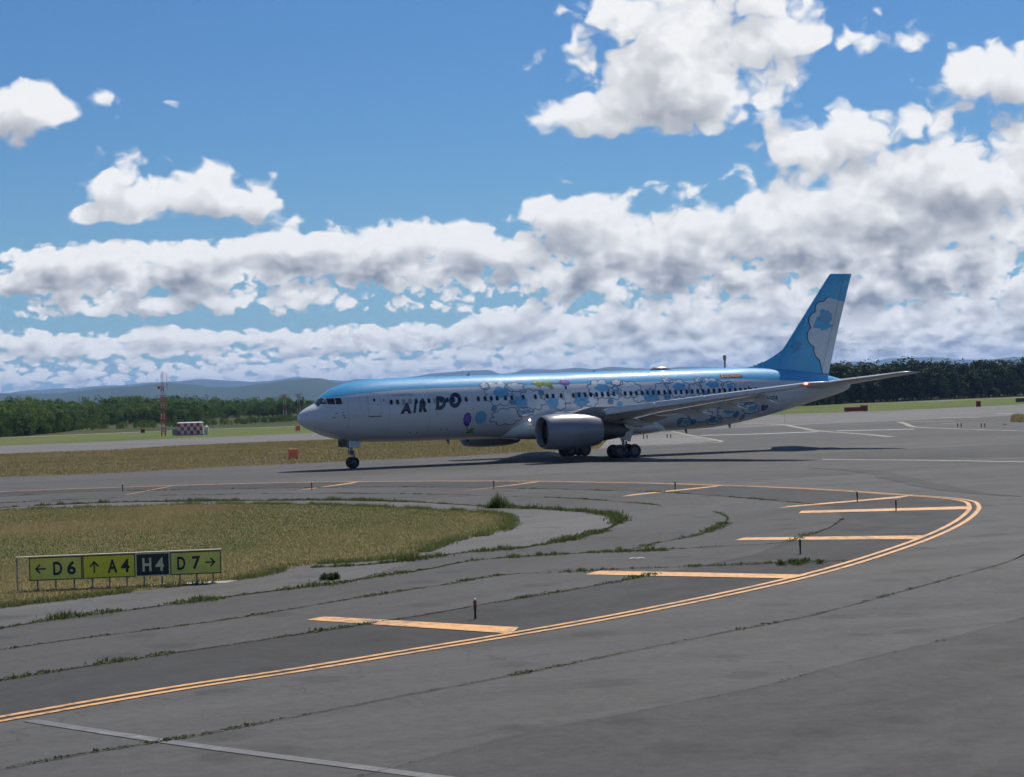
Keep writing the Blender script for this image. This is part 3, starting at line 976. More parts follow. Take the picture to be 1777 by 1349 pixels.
M_SHUT = paint('cabin_window_blind', (0.30, 0.30, 0.31), 0.4, var=0.1, scale=2)
M_GEARPAINT = paint('gear_paint', (0.45, 0.46, 0.47), 0.4, var=0.15, scale=3)
M_RIM = paint('wheel_rim', (0.09, 0.09, 0.10), 0.4, metal=0.3, var=0.15, scale=3)
M_NAVY = paint('navy_livery_ink', (0.018, 0.016, 0.060), 0.3, var=0.08, scale=2, coat=0.3)
M_ICE = paint('ice_blue_livery_ink', (0.15, 0.40, 0.62), 0.3, var=0.06, scale=2, coat=0.3)
M_PALE = paint('pale_livery_ink', (0.62, 0.68, 0.72), 0.3, var=0.05, scale=2, coat=0.3)
M_OUTLINE = paint('slate_livery_ink', (0.10, 0.17, 0.30), 0.3, var=0.08, scale=2, coat=0.3)
M_PURPLE = paint('lavender_livery_ink', (0.12, 0.07, 0.36), 0.3, var=0.1, scale=4, coat=0.3)
M_LILAC = paint('lilac_livery_ink', (0.30, 0.22, 0.55), 0.3, var=0.1, scale=4, coat=0.3)
M_LEAFINK = paint('leaf_livery_ink', (0.24, 0.33, 0.05), 0.3, var=0.1, scale=4, coat=0.3)
M_AMBER = paint('amber_livery_ink', (0.62, 0.30, 0.05), 0.3, var=0.1, scale=4, coat=0.3)
M_SEAM = paint('panel_seam', (0.30, 0.31, 0.33), 0.5, var=0.1, scale=4)
M_RED = paint('red_paint', (0.42, 0.035, 0.025), 0.45, var=0.15, scale=3)
M_LAMP = paint('landing_lamp', (1.0, 0.96, 0.88), 0.3, var=0.02, scale=3, emit=5.0)
M_NAVLAMP = paint('red_navigation_lamp', (1.0, 0.10, 0.08), 0.3, var=0.02, scale=3, emit=9.0)

YAW = math.radians(24.908)
plane = thing('airliner', 'white twin-engine airliner with sky blue roof and tail taxiing on the tarmac', 'airplane', (-17.485, 165.568, 0.0), YAW)

STN = np.array([  # station, top, bottom, half width
    (0.00, 4.30, 4.06, 0.14), (0.06, 4.52, 3.92, 0.36), (0.16, 4.66, 3.78, 0.54), (0.36, 4.84, 3.58, 0.80), (0.65, 5.03, 3.42, 1.05),
    (1.00, 5.22, 3.26, 1.30), (1.40, 5.40, 3.07, 1.52), (1.75, 5.66, 2.90, 1.70), (2.10, 6.02, 2.76, 1.86), (2.50, 6.34, 2.63, 2.00),
    (3.10, 6.69, 2.47, 2.16), (4.00, 6.97, 2.29, 2.33), (5.00, 7.15, 2.17, 2.43), (6.00, 7.25, 2.11, 2.485), (7.50, 7.33, 2.06, 2.51),
    (9.50, 7.37, 2.03, 2.515), (14.0, 7.39, 2.00, 2.515), (24.0, 7.43, 1.99, 2.515), (34.0, 7.47, 2.04, 2.515), (37.0, 7.48, 2.10, 2.50),
    (39.0, 7.49, 2.20, 2.45), (41.5, 7.48, 2.52, 2.32), (44.0, 7.40, 2.96, 2.10), (46.5, 7.22, 3.48, 1.82), (49.0, 6.95, 4.05, 1.45),
    (51.3, 6.55, 4.58, 1.02), (52.6, 6.22, 4.90, 0.72), (53.3, 6.03, 5.15, 0.48), (53.6, 5.90, 5.38, 0.30), (53.68, 5.78, 5.50, 0.14)])


def section(s):
    top, bot, hw = (np.interp(s, STN[:, 0], STN[:, i]) for i in (1, 2, 3))
    return top, bot, hw


# finer stations by a smooth curve through the table
_fine = []
for i in range(len(STN) - 1):
    n = 2 if STN[i, 0] < 6 or STN[i, 0] > 34 else 4
    a, b, c, d = STN[max(i - 1, 0)], STN[i], STN[i + 1], STN[min(i + 2, len(STN) - 1)]
    for k in range(n):
        t = k / n
        hgt = c[0] - b[0]
        m1 = (c - a) / max(c[0] - a[0], 1e-6) * hgt
        m2 = (d - b) / max(d[0] - b[0], 1e-6) * hgt
        r = (2 * t**3 - 3 * t**2 + 1) * b + (t**3 - 2 * t**2 + t) * m1 + (-2 * t**3 + 3 * t**2) * c + (t**3 - t**2) * m2
        r[0] = b[0] + t * hgt
        _fine.append(r)
_fine.append(STN[-1])
STN = np.array(_fine)
NSEG = 72


def hull_ring(s):
    top, bot, hw = section(s)
    zc, hh = (top + bot) / 2, (top - bot) / 2
    return [(s, hw * math.sin(2 * math.pi * k / NSEG), zc + hh * math.cos(2 * math.pi * k / NSEG)) for k in range(NSEG)]


def hull_y(s, z):
    """half width of the hull at station s, height z"""
    top, bot, hw = section(s)
    zc, hh = (top + bot) / 2, (top - bot) / 2
    return hw * math.sqrt(max(0.0, 1 - ((z - zc) / hh) ** 2))


# hull paint: white below, blue crown; the edge of the blue is a line on the hull itself
hm, nt, hb, _ = new_mat('hull_paint')
hp = coords('Object')
hx, hy, hz_ = g_split(hp)
cv = nt.nodes.new('ShaderNodeFloatCurve')
G.tree.links.new((hx * (1 / 55.0)).s, cv.inputs['Value'])
crv = cv.mapping.curves[0]
EDGE = [(0.0, 9.9), (1.55, 9.9), (1.6, 5.83), (2.8, 5.88), (3.9, 6.02), (5.4, 6.16), (7.5, 6.30), (11.0, 6.39), (25.0, 6.42), (41.0, 6.42), (45.0, 6.22), (50.0, 5.95), (55.0, 5.85)]
while len(crv.points) < len(EDGE):
    crv.points.new(0.5, 0.5)
for pt, (s, z) in zip(crv.points, EDGE):
    pt.location = (s / 55.0, z / 10.0)
    pt.handle_type = 'VECTOR'
cv.mapping.update()
edge_z = G(cv.outputs[0]) * 10.0
isblue = (hz_ - edge_z).step(-0.012, 0.012)
grime = g_noise(G.v('MULTIPLY', hp, (0.25, 1.0, 2.2)), 1.2, 5.0, 0.6)
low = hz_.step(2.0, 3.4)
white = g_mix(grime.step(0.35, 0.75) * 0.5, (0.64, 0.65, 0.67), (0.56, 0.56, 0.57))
white = g_mix(low, g_mix(0.6, white, (0.42, 0.41, 0.39)), white)  # belly shade painted in: the white greys toward the bottom
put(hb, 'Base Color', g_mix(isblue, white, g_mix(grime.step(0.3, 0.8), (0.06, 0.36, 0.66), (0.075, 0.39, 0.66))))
put(hb, 'Roughness', grime.step(0.3, 0.7, 0.38, 0.5))
put(hb, 'Specular IOR Level', 0.12)
put(hb, 'Coat Weight', 0.8)
put(hb, 'Coat Roughness', 0.055)
wav = nt.nodes.new('ShaderNodeBump')      # the skin is slightly wavy between its frames
wav.inputs['Strength'].default_value = 1.0
wav.inputs['Distance'].default_value = 0.007
G.tree.links.new((g_noise(hp, 1.7, 2.0, 0.5) + g_noise(hp, 0.6, 1.0, 0.5)).s, wav.inputs['Height'])
G.tree.links.new(wav.outputs[0], hb.inputs['Coat Normal'])
G.tree.links.new(wav.outputs[0], hb.inputs['Normal'])
M_HULL = hm

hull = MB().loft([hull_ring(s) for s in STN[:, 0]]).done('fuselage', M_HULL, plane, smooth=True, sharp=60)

# wing-to-body fairing
fair = []
for s, w, zt, zb in ((17.6, 0.8, 2.9, 2.05), (18.4, 1.9, 3.3, 1.95), (19.6, 2.62, 3.75, 1.84), (22, 2.86, 4.0, 1.74), (26, 2.9, 3.95, 1.70), (29.5, 2.86, 3.8, 1.72), (31.5, 2.55, 3.4, 1.82), (33, 1.6, 2.8, 1.96), (33.8, 0.7, 2.4, 2.04)):
    zc, hh = (zt + zb) / 2, (zt - zb) / 2
    ring = []
    for k in range(28):
        t = 2 * math.pi * k / 28
        cx_, sx_ = math.cos(t), math.sin(t)
        ring.append((s, w * math.copysign(abs(sx_) ** 0.7, sx_), zc + hh * math.copysign(abs(cx_) ** 0.7, cx_)))
    fair.append(ring)
MB().loft(fair).done('belly_fairing', M_WHITEPAINT, plane, smooth=True, sharp=60)


# ------------------------------------------------------------------ flat shapes laid on the hull
def wrap(name, polys, material, lift, parent, surface=None, side=-1, cut=0.22):
    """polys: outlines in (station, height); laid on the port side of the hull"""
    bm = bmesh.new()
    for poly in polys:
        vs_ = [bm.verts.new((p[0], 0.0, p[1])) for p in poly]
        try:
            bm.faces.new(vs_)
        except ValueError:
            pass
    bm.normal_update()
    bmesh.ops.triangulate(bm, faces=bm.faces[:])
    zs = [v.co.z for v in bm.verts]
    z = math.floor(min(zs) / cut) * cut + cut
    while z < max(zs):
        bmesh.ops.bisect_plane(bm, geom=bm.verts[:] + bm.edges[:] + bm.faces[:], plane_co=(0, 0, z), plane_no=(0, 0, 1))
        z += cut
    for v in bm.verts:
        y = (surface or hull_y)(v.co.x, v.co.z)
        v.co.y = side * (y + lift)
    bm.normal_update()
    for f in bm.faces:
        if f.normal.y * side < 0:
            f.normal_flip()
    me = bpy.data.meshes.new(name)
    bm.to_mesh(me)
    bm.free()
    me.materials.append(material)
    return link(name, me, parent)


def outline(poly, w):
    """closed line of width w along the rim of a polygon, as quads"""
    P_ = [np.array(p, float) for p in poly]
    n = len(P_)
    off = []
    for i in range(n):
        a, b = P_[i - 1], P_[(i + 1) % n]
        t = b - a
        t /= max(np.linalg.norm(t), 1e-6)
        off.append(np.array([-t[1], t[0]]) * w / 2)
    out = []
    for i in range(n):
        j = (i + 1) % n
        out.append([P_[i] + off[i], P_[j] + off[j], P_[j] - off[j], P_[i] - off[i]])
    return out


def rrect(x0, x1, z0, z1, r, n=3):
    out = []
    for cx_, cz_, a0 in ((x1 - r, z1 - r, 0), (x0 + r, z1 - r, 90), (x0 + r, z0 + r, 180), (x1 - r, z0 + r, 270)):
        for k in range(n + 1):
            a = math.radians(a0 + 90 * k / n)
            out.append((cx_ + r * math.cos(a), cz_ + r * math.sin(a)))
    return out


def blob(x, z, rx, rz, lobes, depth, n=72, phase=0.0, seed=0):
    rg = random.Random(seed)
    amp = [rg.uniform(0.7, 1.3) for _ in range(lobes)]
    out = []
    for k in range(n):
        t = 2 * math.pi * k / n
        u = (t / (2 * math.pi) * lobes + phase) % lobes
        bump_ = abs(math.sin(math.pi * (u % 1))) ** 0.7 * amp[int(u)]
        r = 1 - depth + depth * bump_
        out.append((x + rx * r * math.cos(t), z + rz * r * math.sin(t)))
    return out


def glyphs(text, size, x, z, shear=0.0, bold=0.0, space=1.0, align='LEFT'):
    """letter shapes as triangles in a plane, from the built-in typeface"""
    cu = bpy.data.curves.new('lettering', 'FONT')
    cu.body = text
    cu.size = size
    cu.shear = shear
    cu.offset = bold
    cu.space_character = space
    cu.align_x = align
    cu.resolution_u = 4
    ob = bpy.data.objects.new('lettering', cu)
    COL.objects.link(ob)
    dg = bpy.context.evaluated_depsgraph_get()
    me = ob.evaluated_get(dg).to_mesh()
    me.calc_loop_triangles()
    co = [(v.co.x + x, v.co.y + z) for v in me.vertices]
    tris = [[co[i] for i in t.vertices] for t in me.loop_triangles]
    ob.evaluated_get(dg).to_mesh_clear()
    bpy.data.objects.remove(ob)
    bpy.data.curves.remove(cu)
    return tris


def fit_glyph(ch, x0, x1, z0, z1, shear=0.0, bold=0.0):
    """one character stretched into a box"""
    tris = glyphs(ch, 1.0, 0, 0, 0.0, bold)
    xs = [p[0] for t in tris for p in t]
    zs = [p[1] for t in tris for p in t]
    ax0, ax1, az0, az1 = min(xs), max(xs), min(zs), max(zs)
    out = []
    for t in tris:
        q = []
        for p in t:
            u, v = (p[0] - ax0) / (ax1 - ax0), (p[1] - az0) / (az1 - az0)
            q.append((x0 + u * (x1 - x0) + shear * v * (z1 - z0), z0 + v * (z1 - z0)))
        out.append(q)
    return out


# carrier's name, letters growing towards the tail
for ch, x0, x1, z0, z1 in (('A', 7.95, 8.95, 4.36, 5.24), ('I', 9.10, 9.32, 4.42, 5.32), ('R', 9.58, 10.38, 4.45, 5.42), ('D', 11.08, 11.98, 4.58, 5.72), ('O', 12.26, 13.36, 4.70, 6.00)):
    wrap('letter', fit_glyph(ch, x0, x1, z0, z1, 0.16, 0.08 if ch != 'I' else 0.02), M_NAVY, 0.012, hull)
# registration
wrap('registration', glyphs('JA607A', 0.62, 42.75, 4.42, 0.12, 0.012), M_NAVY, 0.010, hull)
# small line of writing by the front door, too small to read
small = []
for k, (x, w) in enumerate(((7.5, .13), (7.68, .12), (7.86, .14), (8.05, .12), (8.22, .15), (8.42, .12), (8.66, .12), (8.82, .14), (9.0, .17))):
    for j in range(3):
        small.append([(x, 5.86 + j * 0.06), (x + w * (0.6 + 0.4 * ((k + j) % 2)), 5.86 + j * 0.06), (x + w * (0.6 + 0.4 * ((k + j) % 2)), 5.89 + j * 0.06), (x, 5.89 + j * 0.06)])
wrap('small_lettering', small, M_OUTLINE, 0.010, hull)['kind'] = 'stuff'

# cabin windows
WIN = [7.22, 7.77, 8.31, 8.87, 9.43, 10.0, 10.55, 11.1, 11.65, 12.2, 12.76, 13.35, 13.91, 15.02, 15.65, 16.2, 16.75, 17.51, 18.1, 19.17, 20.3, 20.86, 21.42, 21.98, 22.75]
x = 23.9
while x < 42.4:
    if not 29.2 < x < 29.4:
        WIN.append(round(x, 2))
    x += 0.555
for i, s in enumerate(WIN):
    zc = 5.35 + min(0.11, (s - 7) * 0.006)
    w = wrap('window', [rrect(s - 0.125, s + 0.125, zc - 0.19, zc + 0.19, 0.09)], M_SHUT if i in (2, 3, 7, 21, 33) else M_WINDOW, 0.019, hull, cut=1.0)
    wrap('window_frame', outline(rrect(s - 0.15, s + 0.15, zc - 0.215, zc + 0.215, 0.10), 0.03), M_SEAM, 0.008, w, cut=1.0)


def door(x0, x1, z0, z1):
    d = wrap('door', [rrect(x0, x1, z0, z1, 0.18)], M_WHITEPAINT, 0.016, hull)
    wrap('door_seam', outline(rrect(x0 - 0.02, x1 + 0.02, z0 - 0.02, z1 + 0.02, 0.2), 0.035), M_SEAM, 0.010, d)
    wrap('door_sill', [[(x0 - 0.08, z0 - 0.09), (x1 + 0.02, z0 - 0.09), (x1 + 0.02, z0 - 0.03), (x0 - 0.08, z0 - 0.03)]], M_DARKMETAL, 0.03, d)
    wrap('door_window', [rrect((x0 + x1) / 2 - 0.09, (x0 + x1) / 2 + 0.09, z0 + 1.15, z0 + 1.42, 0.07)], M_WINDOW, 0.024, d)
    wrap('door_handle', [rrect(x1 - 0.32, x1 - 0.12, z0 + 0.85, z0 + 0.93, 0.03)], M_SEAM, 0.024, d)


door(5.25, 6.28, 4.29, 6.10)
door(23.05, 23.62, 4.85, 5.95)
door(41.0, 41.9, 4.35, 6.10)
wrap('seam', outline(rrect(4.55, 5.12, 4.62, 6.02, 0.3), 0.018), M_SEAM, 0.008, hull)
wrap('seam', outline([(3.55, 2.6), (3.6, 2.6), (3.6, 5.75), (3.55, 5.75)], 0.012), M_SEAM, 0.008, hull)
for s in (7.0, 10.6, 14.5, 20.1, 36.6, 40.2, 46.5):
    wrap('seam', [[(s, 2.35), (s + 0.02, 2.35), (s + 0.02, 6.38), (s, 6.38)]], M_SEAM, 0.007, hull)
# probes and ports below the cockpit
for x, z in ((2.5, 4.55), (3.0, 4.62), (3.05, 4.38), (3.12, 4.2), (2.3, 4.2)):
    wrap('probe', [rrect(x, x + 0.2, z, z + 0.06, 0.025)], M_DARKMETAL, 0.03, hull)
for x, z in ((9.0, 2.75), (9.6, 2.75), (11.7, 2.9), (12.3, 2.9)):
    wrap('port', [rrect(x, x + 0.12, z, z + 0.1, 0.04)], M_DARKMETAL, 0.012, hull)
wrap('sign_plate', [rrect(6.52, 6.66, 5.42, 5.66, 0.03)], M_SEAM, 0.012, hull)

# cockpit windows
for nm, poly in (('cockpit_window', [(1.50, 5.42), (1.98, 5.36), (2.02, 5.80), (1.76, 5.80)]),
                 ('cockpit_window', [(2.04, 5.35), (2.56, 5.31), (2.60, 5.83), (2.09, 5.81)]),
                 ('cockpit_window', [(2.63, 5.31), (3.12, 5.33), (3.08, 5.84), (2.66, 5.83)])):
    for sd_ in (-1, 1):
        fine_poly = []
        for i in range(4):
            a, b = np.array(poly[i]), np.array(poly[(i + 1) % 4])
            fine_poly += [tuple(a + (b - a) * t) for t in (0, .25, .5, .75)]
        w = wrap(nm, [fine_poly], M_BLACK, 0.022, hull, side=sd_, cut=0.12)
# windscreen panes across the nose
for sd_ in (-1, 1):
    V, F = [], []
    for i in range(5):
        s = 1.42 + 0.55 * i / 4
        top, bot, hw = section(s)
        zc, hh = (top + bot) / 2, (top - bot) / 2
        for j in range(5):
            t = math.radians(4 + (34 - 3 * i) * j / 4)
            V.append((s - 0.02, sd_ * (hw * math.sin(t) + 0.004), zc + hh * math.cos(t) + 0.025))
    for i in range(4):
        for j in range(4):
            F.append((i * 5 + j, i * 5 + j + 1, i * 5 + j + 6, i * 5 + j + 5))
    o = add('windscreen', V, F, M_BLACK, hull, smooth=True)


# ------------------------------------------------------------------ livery pictures: flowers, snow crystals, drifts of cloud
def flower(x, z, rx, rz, leaf):
    f = wrap('flower_mark', [blob(x, z, rx, rz, 9, 0.18, seed=3)], M_PURPLE, 0.014, hull)
    for k in range(7):
        a = k * 2.4
        r = 0.25 + 0.09 * k
        wrap('petal', outline(blob(x + rx * r * math.cos(a) * 0.75, z + rz * r * math.sin(a) * 0.75, rx * .26, rz * .22, 4, 0.3, 16), 0.035), M_LILAC, 0.018, f)
    for poly in leaf:
        wrap('leaf_mark', [poly], M_LEAFINK, 0.014, hull)


flower(14.0, 3.72, 0.38, 0.62, [[(13.95, 3.2), (14.05, 3.2), (14.35, 2.75), (14.28, 2.70)], [(14.2, 2.72), (14.5, 2.95), (14.85, 2.98), (14.7, 2.75), (14.95, 2.62), (14.5, 2.52), (14.1, 2.55)]])
flower(23.4, 6.60, 0.52, 0.30, [[(22.85, 6.53), (22.85, 6.58), (21.4, 6.55), (21.4, 6.45)],
                                [(20.25, 6.62), (20.65, 6.80), (20.95, 6.68), (21.05, 6.86), (21.35, 6.66), (21.5, 6.40), (21.1, 6.38), (20.95, 6.16), (20.7, 6.38)],
                                [(21.5, 6.62), (21.85, 6.76), (22.25, 6.64), (22.1, 6.42), (22.25, 6.12), (21.9, 6.05), (21.7, 6.32), (21.45, 6.38)]])


def drift(x, z, rx, rz, lobes, seed, inner=True):
    b = blob(x, z, rx, rz, lobes, 0.26, 90, seed=seed)
    d = wrap('cloud_mark', [b], M_PALE, 0.006, hull)
    wrap('cloud_outline', outline(b, 0.075), M_OUTLINE, 0.0105, d)
    if inner:
        wrap('cloud_shade', [blob(x + rx * 0.15, z + rz * 0.12, rx * 0.55, rz * 0.48, max(4, lobes - 3), 0.25, 60, seed=seed + 1)], M_ICE, 0.010, d)


def crystal(x, z, r, mat=None):
    polys = []
    for k in range(6):
        a = math.pi * k / 6
        c, s = math.cos(a), math.sin(a)
        polys.append([(x - r * c - 0.09 * s, z - r * s + 0.09 * c), (x + r * c - 0.09 * s, z + r * s + 0.09 * c), (x + r * c + 0.09 * s, z + r * s - 0.09 * c), (x - r * c + 0.09 * s, z - r * s - 0.09 * c)])
    b = blob(x, z, r, r * 0.95, 10, 0.35, 80, seed=int(x))
    f = wrap('snow_crystal', [b], M_ICE, 0.012, hull)
    wrap('crystal_rim', outline(b, 0.05), M_OUTLINE, 0.016, f)
    rays = []
    for k in range(5):
        a = math.pi * k / 5 + 0.2
        c, s = math.cos(a) * r * 0.8, math.sin(a) * r * 0.8
        rays += outline([(x - c, z - s), (x, z), (x + c, z + s), (x, z)], 0.02)[:1] + [[(x - c, z - s - 0.02), (x + c, z + s - 0.02), (x + c, z + s + 0.02), (x - c, z - s + 0.02)]]
    wrap('crystal_rays', rays[1::2], M_OUTLINE, 0.020 , f)


drift(17.0, 5.75, 1.45, 1.05, 8, 1)
drift(17.6, 3.85, 1.55, 0.75, 8, 2, False)
drift(20.0, 5.2, 1.35, 0.95, 9, 4, False)
wrap('disc_mark', [blob(15.2, 3.85, 0.55, 0.55, 1, 0.0, 40)], M_ICE, 0.014, hull)
wrap('disc_mark', [blob(21.9, 4.85, 0.52, 0.52, 1, 0.0, 40)], M_ICE, 0.014, hull)
wrap('brush_mark', [blob(18.9, 5.0, 0.75, 0.50, 5, 0.3, seed=8)], M_ICE, 0.013, hull)
crystal(24.6, 5.05, 0.72)
crystal(31.4, 5.15, 0.78)
drift(26.6, 5.9, 1.35, 0.85, 8, 6)
drift(29.4, 5.8, 1.3, 0.8, 8, 7, False)
drift(34.2, 5.8, 1.25, 0.85, 8, 9)
drift(37.6, 5.95, 1.25, 0.75, 8, 10)
wrap('brush_mark', [blob(28.3, 4.55, 0.35, 0.28, 5, 0.3, seed=8)], M_ICE, 0.013, hull)
for x_, z_, rx_, rz_, lb_, sd2, inn in ((15.9, 6.45, 0.45, 0.32, 6, 21, False), (18.6, 6.3, 0.9, 0.45, 7, 22, False), (19.3, 4.15, 0.8, 0.42, 7, 23, True), (22.6, 4.75, 0.55, 0.6, 6, 24, False), (25.6, 4.95, 0.7, 0.55, 7, 25, False), (27.9, 5.55, 0.7, 0.6, 7, 26, True),
                                        (30.2, 5.15, 0.65, 0.55, 6, 27, False), (32.6, 5.75, 0.75, 0.6, 7, 28, False), (35.9, 5.6, 0.7, 0.6, 7, 29, False), (39.4, 5.75, 0.7, 0.55, 7, 30, True), (33.4, 6.5, 0.55, 0.28, 6, 33, True), (28.4, 6.45, 0.6, 0.28, 6, 34, False), (36.6, 6.45, 0.55, 0.26, 6, 35, True)):
    drift(x_, z_, rx_, rz_, lb_, sd2, inn)
for x_, z_, r_ in ((18.2, 5.05, 0.30), (20.9, 5.75, 0.26), (27.4, 4.85, 0.28), (33.0, 5.1, 0.34), (36.9, 5.15, 0.30), (40.3, 3.3, 0.3), (37.9, 2.95, 0.3), (16.4, 4.55, 0.26), (35.3, 3.6, 0.34), (38.4, 4.2, 0.32), (41.2, 3.0, 0.26), (36.0, 2.75, 0.26), (34.6, 2.9, 0.3)):
    crystal(x_, z_, r_)
drift(36.5, 3.3, 1.3, 0.65, 8, 12, False)
drift(39.3, 3.55, 1.2, 0.6, 8, 13)
drift(34.8, 4.3, 0.9, 0.5, 7, 41)
drift(38.0, 4.35, 0.9, 0.42, 7, 42)
drift(40.6, 4.4, 0.7, 0.36, 7, 43)
drift(35.2, 2.75, 0.8, 0.4, 7, 44)
drift(38.2, 2.75, 0.8, 0.36, 7, 45)
drift(41.8, 3.75, 1.0, 0.5, 7, 14)
wrap('disc_mark', [blob(43.3, 3.95, 0.42, 0.42, 1, 0.0, 40)], M_OUTLINE, 0.013, hull)
# small amber emblem on the crown, only its shape can be made out
amber = []
for k, (x, w, hgt) in enumerate(((38.95, .26, .26), (39.28, .2, .18), (39.52, .24, .24), (39.82, .2, .16), (40.06, .26, .2), (40.36, .22, .2), (40.62, .2, .17), (40.86, .2, .16))):
    amber.append(blob(x + w / 2, 6.72 + 0.02 * math.sin(k * 2), w / 2, hgt / 2, 3, 0.25, 18, seed=k))
wrap('amber_emblem', [rrect(38.85, 41.15, 6.56, 6.88, 0.14)], M_NAVY, 0.009, hull)
wrap('amber_emblem', amber, M_AMBER, 0.015, hull)

# ------------------------------------------------------------------ aerofoil surfaces
FOIL = [(1.0, 0.0), (0.85, 0.030), (0.7, 0.054), (0.5, 0.078), (0.35, 0.086), (0.22, 0.082), (0.12, 0.066), (0.05, 0.045), (0.015, 0.025), (0.0, 0.0),
        (0.015, -0.018), (0.05, -0.030), (0.12, -0.042), (0.22, -0.050), (0.35, -0.052), (0.5, -0.046), (0.7, -0.030), (0.85, -0.014)]
SYM = [(1.0, 0.0), (0.8, 0.022), (0.6, 0.042), (0.4, 0.056), (0.25, 0.058), (0.12, 0.048), (0.04, 0.030), (0.0, 0.0), (0.04, -0.030), (0.12, -0.048), (0.25, -0.058), (0.4, -0.056), (0.6, -0.042), (0.8, -0.022)]


def wing_at(y):
    """leading edge station, chord, height of the leading edge, thickness factor at span y"""
    le = 19.35 + (y - 2.5) * 0.690
    if y < 8.0:
        te = 30.0 + (y - 2.5) * 0.03
    else:
        te = 30.17 + (y - 8.0) * (36.35 - 30.17) / (23.6 - 8.0)
    z = 3.30 + (y - 2.5) * 0.122
    th = np.interp(y, [2, 8, 23.6], [1.05, 0.85, 0.75])
    return le, te - le, z, th


def foil_ring(y, sd_, u0=0.0, u1=1.0, dz=0.0, dx=0.0, tw=None):
    le, ch, z, th = wing_at(y)
    tw = np.interp(y, [2, 23.6], [0.045, -0.02]) if tw is None else tw
    out = []
    for u, t in FOIL:
        uu = u0 + (u1 - u0) * u
        out.append((le + uu * ch + dx, sd_ * y, z + dz + t * th * ch * (u1 - u0) ** 0.5 - uu * ch * tw))
    return out


def flap_ring(y, sd_, u0, droop, chord_k, thick=0.09, back=0.0):
    le, ch, z, th = wing_at(y)
    tw = np.interp(y, [2, 23.6], [0.045, -0.02])
    c = ch * chord_k
    ox, oz = le + u0 * ch + back, z - u0 * ch * tw - 0.06
    out = []
    for u, t in SYM:
        px, pz = u * c, t * c * thick / 0.058 * 0.6
        out.append((ox + px * math.cos(droop) + pz * math.sin(droop), sd_ * y, oz - px * math.sin(droop) + pz * math.cos(droop)))
    return out


